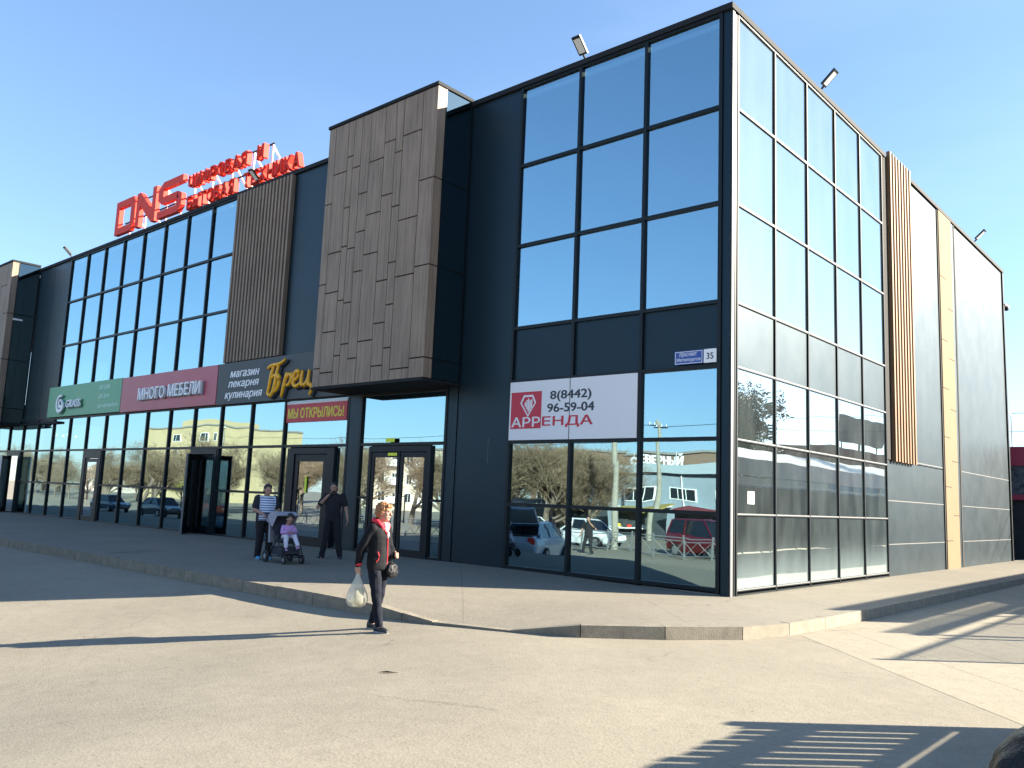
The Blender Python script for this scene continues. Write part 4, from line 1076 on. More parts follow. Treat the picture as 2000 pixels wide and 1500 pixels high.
for p, r, m in (((0.02, 0.0, 0.08), (0.095, 0.08, 0.07), 'cream'), ((-0.055, 0.01, 0.10), (0.05, 0.05, 0.06), 'banner_white'), ((0.03, -0.01, 0.19), (0.07, 0.06, 0.07), 'cream'),
                ((-0.02, -0.04, 0.05), (0.06, 0.03, 0.02), 'green_dark'), ((0.07, -0.03, 0.09), (0.025, 0.02, 0.03), 'ink')):
    b = MB(); b.ell(p, r, sub=2); b.build('groceries', M[m], t, smooth=True)
hb = baseP @ V(0.155, 0.10, 0.80)
t = thing('handbag', 'small black handbag with a strap at the walking woman\'s front', 'handbag', (hb.x, hb.y, hb.z), local=True, rz=R(20))
b = MB(); b.ell((0, 0, 0), (0.055, 0.12, 0.10), sub=3); b.ell((0, 0, -0.03), (0.06, 0.13, 0.08), sub=3)
remesh(b, 'pouch', pm('matt black leather', (0.006, 0.006, 0.008), 0.55, spec=0.3), t, voxel=0.010, it=2, disp=(22, 0.012))
b = MB(); b.tube([(0, -0.02, 0.09), (-0.02, 0.0, 0.22), (-0.02, 0.03, 0.26)], 0.007, 6); b.build('strap', M['black'], t)

# --- man by the door, hand at his chin
P2 = thing('person', 'man in black t-shirt standing by the bakery door, hand at his chin', 'person', (-8.9, -1.9, 0.19), local=True, rz=R(-52))
hr = Matrix.Rotation(R(4), 3, 'Z') @ Matrix.Rotation(R(8), 3, 'Y'); hc = V(0.03, 0, 1.615)
shR, elR, wrR = V(0.0, -0.19, 1.42), V(0.07, -0.34, 1.17), V(0.14, -0.09, 1.44)
shL, elL, wrL = V(0, 0.20, 1.43), V(0.0, 0.30, 1.15), V(0.05, 0.36, 0.92)
b = MB(); head(b, hc, hr, 1.02, (-0.01, 0, 1.47))
torso(b, [(0.88, 0, 0, 0.09, 0.13), (1.0, 0, 0, 0.10, 0.14), (1.2, 0, 0, 0.105, 0.15), (1.38, 0, 0, 0.10, 0.18), (1.48, 0, 0, 0.06, 0.09)])
kL, aL, kR, aR = V(0.04, 0.15, 0.5), V(0.0, 0.22, 0.09), V(0.03, -0.13, 0.5), V(0.02, -0.19, 0.09)
chain(b, [(0, 0.09, 0.9), kL, aL], [0.08, 0.055, 0.038]); chain(b, [(0, -0.09, 0.9), kR, aR], [0.08, 0.055, 0.038])
b.tube([aL, aL + V(0.03, 0, -0.05), aL + V(0.13, 0, -0.065)], [0.036, 0.036, 0.025], 8); b.tube([aR, aR + V(0.03, 0, -0.05), aR + V(0.13, 0, -0.065)], [0.036, 0.036, 0.025], 8)
chain(b, [shR, elR, wrR], [0.055, 0.045, 0.030]); chain(b, [shL, elL, wrL], [0.055, 0.043, 0.030])
hand(b, wrR, (-0.1, 0.55, 0.8), (0.9, 0.2, 0.1), (-0.3, 0.6, 0.6), 0.8, 1.05); hand(b, wrL, (0.1, 0.15, -1), (1, 0, 0.1), (0, -1, -0.1), 0.35, 1.05)
remesh(b, 'body', M['skin_dark'], P2, voxel=0.0075, it=2); face_bits(hc, hr, 1.02, P2)
b = MB(); torso(b, [(0.86, 0, 0, 0.125, 0.185), (0.95, 0, 0, 0.13, 0.185), (1.1, 0.015, 0, 0.14, 0.185), (1.25, 0.01, 0, 0.13, 0.19), (1.38, 0, 0, 0.115, 0.20), (1.45, -0.005, 0, 0.085, 0.15), (1.49, -0.01, 0, 0.065, 0.085)])
chain(b, [shR, shR.lerp(elR, 0.4), shR.lerp(elR, 0.72)], [0.072, 0.070, 0.064]); chain(b, [shL, shL.lerp(elL, 0.4), shL.lerp(elL, 0.72)], [0.072, 0.070, 0.064])
remesh(b, 't_shirt', M['tee_black'], P2, voxel=0.012, it=3, disp=(9, 0.012))
b = MB(); torso(b, [(0.84, 0, 0, 0.11, 0.16), (0.93, 0, 0, 0.12, 0.172)]); chain(b, [(0, 0.09, 0.88), kL, aL], [0.105, 0.08, 0.065]); chain(b, [(0, -0.09, 0.88), kR, aR], [0.105, 0.08, 0.065])
remesh(b, 'trousers', M['tee_black'], P2, voxel=0.012, it=3, disp=(12, 0.012))
shoe((aL.x, aL.y, 0), R(14), M['shoe'], M['sole'], P2, 1.08); shoe((aR.x, aR.y, 0), R(-14), M['shoe'], M['sole'], P2, 1.08)
b = MB(); b.ell(hc + hr @ V(-0.022, 0, 0.048), (0.099, 0.083, 0.083), hr, 3); b.ell(hc + hr @ V(-0.050, 0, -0.015), (0.060, 0.079, 0.080), hr, 3)
remesh(b, 'hair', M['hair_black'], P2, voxel=0.008, it=2)
b = MB(); b.ell(hc + hr @ V(0.05, 0, -0.082), (0.045, 0.055, 0.034), hr, 3); b.build('beard', M['hair_black'], P2, smooth=True)

# --- woman in the striped top behind the pushchair
P3 = thing('person', 'woman with short black hair in a striped top, pushing the pushchair', 'person', (-9.35, -3.38, 0.19), local=True, rz=R(-8))
hr = Matrix.Rotation(R(-6), 3, 'Z') @ Matrix.Rotation(R(14), 3, 'Y'); hc = V(0.05, 0, 1.50)
shR, elR, wrR = V(0, -0.19, 1.32), V(0.04, -0.27, 1.07), V(0.27, -0.17, 0.985)
shL, elL, wrL = V(0, 0.19, 1.32), V(0.06, 0.27, 1.08), V(0.28, 0.17, 0.985)
b = MB(); head(b, hc, hr, 1.0, (0, 0, 1.37))
torso(b, [(0.8, 0, 0, 0.10, 0.14), (0.95, 0.01, 0, 0.12, 0.16), (1.1, 0.01, 0, 0.12, 0.15), (1.25, 0.0, 0, 0.11, 0.17), (1.37, 0, 0, 0.06, 0.09)])
kL, aL, kR, aR = V(0.10, 0.10, 0.46), V(0.06, 0.10, 0.085), V(0.03, -0.10, 0.46), V(-0.03, -0.10, 0.085)
chain(b, [(0, 0.09, 0.83), kL, aL], [0.08, 0.055, 0.038]); chain(b, [(0, -0.09, 0.83), kR, aR], [0.08, 0.055, 0.038])
b.tube([aL, aL + V(0.03, 0, -0.045), aL + V(0.12, 0, -0.06)], [0.034, 0.034, 0.024], 8); b.tube([aR, aR + V(0.03, 0, -0.045), aR + V(0.12, 0, -0.06)], [0.034, 0.034, 0.024], 8)
chain(b, [shR, elR, wrR], [0.06, 0.05, 0.030]); chain(b, [shL, elL, wrL], [0.06, 0.05, 0.030])
hand(b, wrR, (1, 0.1, -0.15), (0, -1, 0), (0, 0, -1), 0.85, 1.0); hand(b, wrL, (1, -0.1, -0.15), (0, 1, 0), (0, 0, -1), 0.85, 1.0)
remesh(b, 'body', M['skin'], P3, voxel=0.0075, it=2); face_bits(hc, hr, 1.0, P3)
b = MB(); torso(b, [(0.84, 0.01, 0, 0.165, 0.205), (0.92, 0.015, 0, 0.17, 0.21), (1.05, 0.02, 0, 0.165, 0.205), (1.18, 0.015, 0, 0.155, 0.205), (1.30, 0.0, 0, 0.12, 0.205), (1.38, -0.01, 0, 0.075, 0.11)])
chain(b, [shR, shR.lerp(elR, 0.7)], [0.085, 0.08]); chain(b, [shL, shL.lerp(elL, 0.7)], [0.085, 0.08])
remesh(b, 't_shirt', M['stripes'], P3, voxel=0.012, it=3, disp=(8, 0.012))
b = MB(); torso(b, [(0.78, 0, 0, 0.13, 0.175), (0.88, 0, 0, 0.145, 0.185)]); chain(b, [(0, 0.095, 0.82), kL, aL], [0.11, 0.085, 0.07]); chain(b, [(0, -0.095, 0.82), kR, aR], [0.11, 0.085, 0.07])
remesh(b, 'trousers', M['tee_black'], P3, voxel=0.012, it=3, disp=(12, 0.012))
shoe((aL.x, aL.y, 0), R(5), M['blue_shoe'], M['sole'], P3); shoe((aR.x, aR.y, 0), R(-5), M['blue_shoe'], M['sole'], P3)
b = MB(); b.ell(hc + hr @ V(-0.036, 0, 0.045), (0.104, 0.09, 0.090), hr, 3); b.ell(hc + hr @ V(-0.050, 0, -0.03), (0.066, 0.088, 0.095), hr, 3); b.ell(hc + hr @ V(0.02, 0.02, 0.09), (0.045, 0.055, 0.026), hr, 3)
remesh(b, 'hair', M['hair_black'], P3, voxel=0.008, it=2, disp=(30, 0.01))

# --- pushchair and child
M['hood'] = pm('pale grey hood cloth', (0.34, 0.33, 0.38), 0.85, bump=0.3, bs=20)
M['seat_cloth'] = pm('dark pushchair cloth', (0.03, 0.032, 0.045), 0.9)
ST = thing('pushchair', 'dark pushchair with a pale hood standing on the pavement in front of the striped woman', 'pushchair', (-8.42, -3.42, 0.19), local=True, rz=R(-8))
b = MB()
for q in (-0.23, 0.23):
    b.tube([(-0.62, q, 1.0), (-0.5, q, 0.93), (0.18, q, 0.38), (0.36, q, 0.14)], 0.014, 8)
    b.tube([(-0.34, q, 0.12), (0.05, q, 0.50), (0.06, q, 0.60)], 0.013, 8)
    b.tube([(-0.34, q, 0.14), (0.34, q, 0.16)], 0.011, 8)
b.tube([(-0.62, -0.23, 1.0), (-0.64, -0.2, 1.005), (-0.64, 0.2, 1.005), (-0.62, 0.23, 1.0)], 0.017, 8); b.tube([(-0.34, -0.26, 0.12), (-0.34, 0.26, 0.12)], 0.012, 8); b.tube([(0.36, -0.2, 0.14), (0.36, 0.2, 0.14)], 0.012, 8)
b.build('frame', M['black'], ST, smooth=True)
for x, q, r in ((-0.34, -0.28, 0.125), (-0.34, 0.28, 0.125), (0.36, -0.2, 0.095), (0.36, 0.2, 0.095)):
    wl = MB().disc((x, q, r), (0, 1, 0), r, 0.045, 22).build('wheel', M['rubber'], ST, bevel=0.006)
    MB().disc((x, q, r), (0, 1, 0), r * 0.4, 0.05, 14).build('hub', M['letter_side'], wl)
b = MB(); b.hexa([(-0.12, -0.2, 0.42), (0.2, -0.2, 0.46), (0.2, 0.2, 0.46), (-0.12, 0.2, 0.42), (-0.12, -0.2, 0.48), (0.2, -0.2, 0.52), (0.2, 0.2, 0.52), (-0.12, 0.2, 0.48)])
b.hexa([(-0.34, -0.2, 0.92), (-0.28, -0.2, 0.94), (-0.28, 0.2, 0.94), (-0.34, 0.2, 0.92), (-0.16, -0.2, 0.43), (-0.08, -0.2, 0.48), (-0.08, 0.2, 0.48), (-0.16, 0.2, 0.43)])
b.build('seat', M['seat_cloth'], ST, bevel=0.015)
b = MB(); n = 10; L0 = []
for k in range(n + 1):
    a = R(165) - R(118) * k / n
    L0.append((-0.22 + 0.30 * math.cos(a), 0.78 + 0.28 * math.sin(a)))
outer = []
for (x, z), (x2, z2) in zip(L0[:-1], L0[1:]):
    k = 0.94
    i0 = (-0.22 + (x + 0.22) * k, 0.78 + (z - 0.78) * k); i1 = (-0.22 + (x2 + 0.22) * k, 0.78 + (z2 - 0.78) * k)
    b.hexa([(i0[0], -0.235, i0[1]), (i1[0], -0.235, i1[1]), (i1[0], 0.235, i1[1]), (i0[0], 0.235, i0[1]), (x, -0.235, z), (x2, -0.235, z2), (x2, 0.235, z2), (x, 0.235, z)])
for q in (-0.24, 0.24):
    b.prism([(-0.22, q, 0.74)] + [(x, q, z) for x, z in L0], (0, 0.008, 0))
b.build('hood', M['hood'], ST)
b = MB(); b.box(-0.30, 0.26, -0.2, 0.2, 0.17, 0.33); b.build('basket', M['seat_cloth'], ST, bevel=0.03)
b = MB(); b.hexa([(-0.46, -0.19, 0.40), (-0.40, -0.19, 0.40), (-0.40, 0.19, 0.40), (-0.46, 0.19, 0.40), (-0.50, -0.19, 0.86), (-0.44, -0.19, 0.86), (-0.44, 0.19, 0.86), (-0.50, 0.19, 0.86)]); b.build('back_cloth', M['hood'], ST, bevel=0.02)
b = MB(); b.hexa([(0.25, -0.17, 0.2), (0.42, -0.17, 0.22), (0.42, 0.17, 0.22), (0.25, 0.17, 0.2), (0.25, -0.17, 0.225), (0.42, -0.17, 0.245), (0.42, 0.17, 0.245), (0.25, 0.17, 0.225)]); b.build('footrest', M['black'], ST)
CH = thing('person', 'dark-haired child in a lilac jacket sitting head down in the pushchair', 'person', (-8.40, -3.42, 0.70), local=True, rz=R(-14))
hr = Matrix.Rotation(R(-15), 3, 'Z') @ Matrix.Rotation(R(38), 3, 'Y'); hc = V(0.13, -0.01, 0.405)
b = MB(); head(b, hc, hr, 0.86, (0.02, 0, 0.29))
torso(b, [(0.0, 0, 0, 0.07, 0.09), (0.1, 0.0, 0, 0.075, 0.09), (0.2, 0.01, 0, 0.07, 0.095), (0.29, 0.02, 0, 0.04, 0.06)])
chain(b, [(0, 0.06, 0.03), (0.2, 0.09, 0.05), (0.36, 0.11, -0.13)], [0.055, 0.042, 0.03]); chain(b, [(0, -0.06, 0.03), (0.18, -0.09, 0.04), (0.25, -0.10, -0.17)], [0.055, 0.042, 0.03])
chain(b, [(0.02, 0.10, 0.25), (0.09, 0.14, 0.13), (0.18, 0.06, 0.14)], [0.035, 0.028, 0.02]); chain(b, [(0.02, -0.10, 0.25), (0.09, -0.14, 0.13), (0.18, -0.05, 0.14)], [0.035, 0.028, 0.02])
hand(b, (0.185, 0.055, 0.14), (0.8, -0.5, 0.1), (0.3, 0.8, 0), (0, 0, -1), 0.5, 0.6); hand(b, (0.185, -0.045, 0.14), (0.8, 0.5, 0.1), (0.3, -0.8, 0), (0, 0, -1), 0.5, 0.6)
remesh(b, 'body', M['skin'], CH, voxel=0.006, it=2); face_bits(hc, hr, 0.86, CH)
b = MB(); torso(b, [(0.0, 0, 0, 0.10, 0.12), (0.1, 0.01, 0, 0.105, 0.12), (0.2, 0.015, 0, 0.095, 0.12), (0.28, 0.02, 0, 0.06, 0.085)])
for q in (1, -1): chain(b, [(0.02, q * 0.10, 0.24), (0.09, q * 0.145, 0.13), (0.165, q * 0.075, 0.14)], [0.052, 0.044, 0.034])
remesh(b, 'jacket', M['lilac'], CH, voxel=0.009, it=3, disp=(14, 0.01))
b = MB(); torso(b, [(-0.03, 0, 0, 0.09, 0.11), (0.05, 0, 0, 0.10, 0.115)])
chain(b, [(0, 0.06, 0.03), (0.2, 0.09, 0.05), (0.35, 0.11, -0.12)], [0.07, 0.055, 0.042]); chain(b, [(0, -0.06, 0.03), (0.18, -0.09, 0.04), (0.245, -0.10, -0.15)], [0.07, 0.055, 0.042])
remesh(b, 'trousers', M['pale_trousers'], CH, voxel=0.009, it=3, disp=(14, 0.008))
shoe((0.37, 0.11, -0.205), R(5), M['lilac'], M['sole'], CH, 0.55, pitch=R(-20)); shoe((0.25, -0.10, -0.24), R(-5), M['lilac'], M['sole'], CH, 0.55)
b = MB(); b.ell(hc + hr @ V(-0.032, 0, 0.035), (0.090, 0.078, 0.082), hr, 3); b.ell(hc + hr @ V(-0.05, 0, -0.01), (0.055, 0.072, 0.07), hr, 3)
remesh(b, 'hair', M['hair_black'], CH, voxel=0.008, it=2, disp=(30, 0.008))

# ------------------------------------------------------------------ litter and things at the frame edge
tag(MB().poly([(0.24, -8.09, gz(0.24, -8.09) + 0.006), (0.33, -8.04, gz(0.33, -8.04) + 0.022), (0.46, -7.99, gz(0.46, -7.99) + 0.008), (0.36, -8.06, gz(0.36, -8.06) + 0.008)]).build('dry_leaf', pm('dry leaf', (0.13, 0.085, 0.05), 0.9)), 'dry brown leaf lying on the road in front of the walking woman', 'leaf')
M['bin_bag'] = pm('black shiny sack film', (0.003, 0.003, 0.0035), 0.4, bump=0.6, bs=40, spec=0.3)
b = MB(); b.ell((6.33, -8.6, 0.22), (0.45, 0.50, 0.50), sub=4); b.ell((6.45, -8.6, 0.08), (0.5, 0.56, 0.14), sub=4)
o = remesh(b, 'rubbish_sack', M['bin_bag'], None, voxel=0.016, it=2, disp=(9, 0.016))
tag(o, 'black shiny plastic sack on the road at the lower right edge', 'sack')

# board fence standing just right of the camera: its shadow falls across the road
M['fence_board'] = wood_mat('weathered board', (0.28, 0.22, 0.16), 0.3)
t = thing('board_fence', 'low wooden board fence with a solid lower half beside the road', 'fence', (6.9, -6.2, 0))
n = 21
for k in range(n):
    y = -4.34 - 0.21 * k
    MB().box(6.88, 6.90, y - 0.157, y, 1.0, 1.50 + (0.15 if k == 0 else 0.14 - 0.012 * (k % 3))).build('board', M['fence_board'], t)
MB().box(6.905, 6.94, -8.75, -4.25, 1.42, 1.54).build('rail', M['fence_board'], t)
MB().box(6.905, 6.94, -8.75, -4.25, 1.0, 1.09).build('rail', M['fence_board'], t)
MB().box(6.86, 6.94, -4.34, -4.2, 0.0, 1.72).build('post', M['fence_board'], t)
MB().box(6.87, 6.90, -8.75, -4.34, 0.04, 0.95).build('lower_board', M['fence_board'], t)

# market right of the side road; canopy and bar fence invented for their shadows
M['cream_fascia'] = pm('cream fascia sheet', (0.66, 0.63, 0.55), 0.6, var=0.08)
M['polycarb'] = trans_mat('clear corrugated sheet', (0.6, 0.6, 0.56), 0.45)
M['dark_stall'] = pm('dark stall shutter', (0.05, 0.06, 0.065), 0.6, var=0.3, vs=2)
t = thing('shadow_canopy', 'long canopy with a cream fascia, added out of frame to shade the side road', 'canopy', (8.2, 24, 0))
MB().box(8.16, 8.24, 6.3, 48, 3.02, 3.70).build('fascia', M['cream_fascia'], t)
MB().box(8.15, 8.25, 4.4, 48, 2.66, 2.76).build('beam', M['silver'], t)
MB().box(8.19, 8.205, 4.6, 26, 2.765, 2.975).build('dimming_panel', M['polycarb'], t)  # translucent sheet added to dim the sunlight between beam and fascia
for k in range(13):
    y = 4.6 + 3.6 * k
    MB().box(8.255, 8.33, y - 0.04, y + 0.04, 0, 3.4 if y > 6.9 else 2.66).build('post', M['silver'], t)
b = MB(); b.hexa([(8.25, 14, 3.66), (12.2, 14, 4.66), (12.2, 48, 4.66), (8.25, 48, 3.66), (8.25, 14, 3.70), (12.2, 14, 4.70), (12.2, 48, 4.70), (8.25, 48, 3.70)])
b.build('roof', M['cream_fascia'], t)
t = thing('shadow_fence', 'tall fence of thin steel bars, added out of frame for its striped shadow', 'fence', (8.2, 8, 0))  # invented bars, out of frame, that stripe the road with shade
b = MB()
y = 1.5
while y < 20:
    b.box(8.192, 8.206, y, y + 0.034, 0.05, 2.54); y += 0.12
b.build('bar_panel', M['silver'], t)
MB().box(8.152, 8.162, 8.6, 48, 0.05, 2.6).build('shade_sheet', M['dark_stall'], t)  # opaque sheet added to shade the road mirrored in the side glass
for z in (0.3, 1.3, 2.5): MB().box(8.222, 8.25, 1.5, 20, z - 0.02, z + 0.02).build('rail', M['silver'], t)
for k in range(8): MB().box(8.225, 8.285, 1.5 + 2.6 * k, 1.56 + 2.6 * k, 0, 2.6).build('post', M['silver'], t)
stall = thing('market_stall', 'market stall with a red shutter and white sign board, nearest the corner', 'stall', (13.5, 9, 0), group='stalls of the covered market', local=True)
b = MB(); b.box(0.3, 3.0, -1.8, 1.8, 0, 2.45); b.build('cabin', M['dark_stall'], stall)
MB().box(0.22, 0.29, -1.6, 1.6, 0.85, 2.1).build('shutter', pm('dull red shutter', (0.22, 0.05, 0.04), 0.7), stall)
MB().box(0.1, 0.9, -1.6, 1.6, 0.75, 0.84).build('counter', M['white'], stall)
MB().box(0.2, 0.3, -1.7, 1.7, 2.12, 2.42).build('sign_board', M['white'], stall)
MB().box(-0.1, 3.1, -1.85, 1.85, 2.455, 2.52).build('roof', M['silver'], stall)
for k, lb in enumerate(('second market stall from the corner, behind the steel bar fence', 'third market stall from the corner along the canopy', 'fourth market stall from the corner along the canopy', 'fifth market stall from the corner along the canopy', 'last market stall at the far end of the canopy')):
    dup(stall, (13.5, 13.6 + 4.6 * k, 0), 0, lb)
stall2 = None
t = thing('corner_shop', 'low shop with a brown upper storey and a dark roof billboard beyond the market', 'shop', (24, 66, 0))
MB().box(20, 34, 58, 76, 0, 5.4).build('wall', pm('blue grey render', (0.20, 0.26, 0.30), 0.8, var=0.15), t)
MB().box(19.8, 34, 57.8, 76, 5.4, 7.3).build('upper_wall', pm('red brown cladding', (0.20, 0.09, 0.07), 0.8), t)
b = MB(); b.box(19.98, 20.05, 60, 70, 7.9, 10.2); bb = b.build('billboard', pm('dark billboard', (0.08, 0.055, 0.055), 0.6), t)
for y in (61, 65, 69): MB().tube([(20.1, y, 7.3), (20.1, y, 10.1)], 0.08, 6).build('post', M['black'], bb)

# kiosk beyond the far corner
M['fabric_print'] = pm('mottled dark print', (0.09, 0.09, 0.11), 0.7, var=0.95, vs=5)
t = thing('kiosk', 'dark kiosk with a red fascia and mottled band beyond the far corner', 'kiosk', (0.5, 27, 0))
MB().box(-3.5, 2.6, 26.2, 29.5, 0, 2.5).build('cabin', pm('blackish shutter', (0.02, 0.024, 0.028), 0.6, var=0.3, vs=2), t)
MB().box(-3.6, 2.7, 26.0, 29.6, 2.5, 2.72).build('lower_trim', M['crimson'], t)
MB().box(-3.6, 2.7, 26.02, 29.6, 2.721, 3.9).build('printed_band', M['fabric_print'], t)
MB().box(-3.65, 2.75, 25.95, 29.65, 3.901, 4.68).build('fascia', M['crimson'], t)
for z0, z1, lb in ((7.2, 7.0, 'upper thin cable in the sky beyond the far corner'), (6.2, 6.3, 'lower thin cable in the sky beyond the far corner')):
    b = MB(); b.tube([(-18 + 36 * f, 31, z0 + (z1 - z0) * f - 0.5 * math.sin(PI * f)) for f in [k / 12 for k in range(13)]], 0.012, 5)
    tag(b.build('overhead_cable', M['black']), lb, 'cable')
b = MB(); b.tube([(-0.9, 28, 4.7), (-0.9, 28, 6.2), (-1.0, 27.9, 6.35), (-1.2, 27.8, 6.3), (-1.25, 27.75, 6.1), (-1.1, 27.7, 6.0)], 0.02, 6)
tag(b.build('curved_bracket', M['silver']), 'thin curved bracket on the kiosk roof beyond the far corner', 'bracket')

# ------------------------------------------------------------------ what stands across the road and shows in the windows
def car(name, label, loc, rz, colr, kind='sedan', group=None, gate=False):
    t = thing(name, label, 'car', loc, group, local=True, rz=rz)
    pm_ = pm('car paint', colr, 0.3, coat=0.6, spec=0.5)
    if kind == 'sedan':
        prof = [(-2.2, 0.55, 0.72, 0.70), (-2.12, 0.32, 0.95, 0.80), (-1.5, 0.26, 1.0, 0.86), (0.7, 0.24, 0.95, 0.87), (1.5, 0.26, 0.86, 0.85), (2.05, 0.30, 0.74, 0.78), (2.2, 0.42, 0.62, 0.66)]
        gh = [(-1.75, 0.98), (-1.05, 1.42), (0.35, 1.44), (1.05, 0.93)]
    else:
        prof = [(-2.1, 0.45, 0.95, 0.76), (-2.04, 0.30, 1.12, 0.82), (-1.2, 0.26, 1.12, 0.86), (0.9, 0.24, 1.05, 0.86), (1.6, 0.26, 0.98, 0.83), (2.0, 0.30, 0.85, 0.76), (2.1, 0.42, 0.7, 0.64)]
        gh = [(-2.0, 1.1), (-1.85, 1.72), (0.45, 1.75), (1.25, 1.03)]
    b = MB(); rings = []
    for x, z0, z1, wd in prof:
        zm = z0 + (z1 - z0) * 0.6
        rings.append([(x, -wd * 0.92, z0), (x, -wd, zm), (x, -wd * 0.95, z1 - 0.05), (x, -wd * 0.85, z1), (x, wd * 0.85, z1), (x, wd * 0.95, z1 - 0.05), (x, wd, zm), (x, wd * 0.92, z0)])
    b.loft(rings); bd = b.build('body', pm_, t, smooth=False, bevel=0.02)
    b = MB(); (xa, za), (xb, zb), (xc, zc), (xd, zd) = gh
    b.hexa([(xa, -0.76, za - 0.05), (xd, -0.76, zd - 0.05), (xd, 0.76, zd - 0.05), (xa, 0.76, za - 0.05), (xb, -0.58, zb - 0.03), (xc, -0.58, zc - 0.03), (xc, 0.58, zc - 0.03), (xb, 0.58, zb - 0.03)])
    b.build('window_band', pm('car glass', (0.012, 0.016, 0.02), 0.08), t, bevel=0.02)
    b = MB(); b.hexa([(xb - 0.05, -0.59, zb - 0.028), (xc + 0.05, -0.59, zc - 0.028), (xc + 0.05, 0.59, zc - 0.028), (xb - 0.05, 0.59, zb - 0.028), (xb + 0.1, -0.52, zb + 0.03), (xc - 0.1, -0.52, zc + 0.03), (xc - 0.1, 0.52, zc + 0.03), (xb + 0.1, 0.52, zb + 0.03)])
    for q in (-1, 1):
        b.tube([(xa, q * 0.765, za - 0.03), (xb, q * 0.585, zb - 0.02)], 0.035, 6); b.tube([(xd, q * 0.765, zd - 0.03), (xc, q * 0.585, zc - 0.02)], 0.03, 6)
        xm = (xb + xc) / 2 - 0.1; b.tube([(xm, q * 0.772, (za + zd) / 2 - 0.03), (xm, q * 0.587, zb - 0.02)], 0.03, 6)
    b.build('roof', pm_, t)
    for x in (-1.32, 1.36):
        for q in (-0.80, 0.80):
            wl = MB().disc((x, q, 0.31), (0, 1, 0), 0.31, 0.2, 24).build('wheel', M['rubber'], t, bevel=0.015)
            MB().disc((x, q, 0.31), (0, 1, 0), 0.20, 0.212, 18).build('rim', M['silver'], wl)
    for q in (-1, 1):
        MB().box(2.02, 2.16, q * 0.52 - 0.13, q * 0.52 + 0.13, 0.62, 0.74).build('headlight', M['led'], t)
        MB().box(-2.19, -2.08, q * 0.60 - 0.11, q * 0.60 + 0.11, 0.72, 0.92).build('taillight', M['red_sign'], t)
    if gate:
        b = MB(); b.hexa([(-1.25, -0.6, 1.42), (-1.1, -0.6, 1.44), (-1.1, 0.6, 1.44), (-1.25, 0.6, 1.42), (-2.1, -0.62, 1.95), (-2.05, -0.62, 2.02), (-2.05, 0.62, 2.02), (-2.1, 0.62, 1.95)])
        b.build('tailgate', pm_, t, bevel=0.015)
        MB().box(-2.08, -1.3, -0.6, 0.6, 0.96, 1.01).build('boot_floor', M['black'], t)
    return t
car('parked_car', 'silver hatchback with its tailgate open, in front of the corner windows', (-14.1, -11.6, gz(-14.1, -11.6)), R(247), (0.42, 0.50, 0.58), gate=True, group='cars parked opposite the building')
car('parked_car', 'red minivan parked behind the crossed-bar railing', (-13.3, -24.0, -0.75), R(20), (0.10, 0.004, 0.009), kind='van', group='cars parked opposite the building')
car('parked_car', 'white saloon car parked behind the railing near the concrete pole', (-20.6, -24.0, -0.75), R(8), (0.72, 0.74, 0.76), group='cars parked opposite the building')
car('parked_car', 'white saloon car second in the row behind the railing', (-25.5, -25.0, -0.75), R(12), (0.70, 0.71, 0.72), group='cars parked opposite the building')
car('parked_car', 'dark saloon car at the kerb left of the shops', (-56, -17.5, -0.75), R(2), (0.03, 0.035, 0.045), group='cars parked opposite the building')
car('parked_car', 'dark blue saloon car furthest left at the kerb', (-66, -18, -0.75), R(-2), (0.02, 0.04, 0.08), group='cars parked opposite the building')
car('parked_car', 'orange red minivan far left across the road', (-61, -24, -0.75), R(4), (0.40, 0.07, 0.03), kind='van', group='cars parked opposite the building')
dup(P2, (-16.6, -18.6, -0.75), R(75), 'man in black standing in the road beside the railing, facing the shops')
dup(P2, (-15.1, -13.9, gz(-15, -14)), R(20), 'man in dark clothes bending by the open tailgate of the silver hatchback')

rail = thing('railing_section', 'grey crossed-bar railing section at the right end of the row', 'railing', (-7.2, -21.6, -0.75), group='crossed-bar railing sections along the pavement', local=True)
b = MB()
for z in (0.16, 0.86, 1.0): b.tube([(-1.5, 0, z), (1.5, 0, z)], 0.022, 8)
for s_ in (-1, 1):
    b.tube([(0.02 * s_, 0, 0.17), (s_ * 0.72, 0.01, 0.85)], 0.014, 6); b.tube([(s_ * 0.72, 0, 0.17), (0.02 * s_, 0.012, 0.85)], 0.014, 6)
    b.tube([(0.76 * s_, 0, 0.17), (s_ * 1.48, 0.01, 0.85)], 0.014, 6); b.tube([(s_ * 1.48, 0, 0.17), (0.76 * s_, 0.012, 0.85)], 0.014, 6)
b.build('crossed_bars', M['silver'], rail)
for q in (-1.5, 0): MB().box(q - 0.035, q + 0.035, -0.035, 0.035, 0, 1.12).build('post', M['silver'], rail)
for k in range(12):
    dup(rail, (-10.2 - 3.0 * k, -21.6 - 0.02 * k, -0.75), 0, 'grey crossed-bar railing section in the row across the road')
for o in [x for x in bpy.data.objects if x.name.startswith('railing_section')]: o['label'] = 'grey railing section with crossed bars in the row across the road'

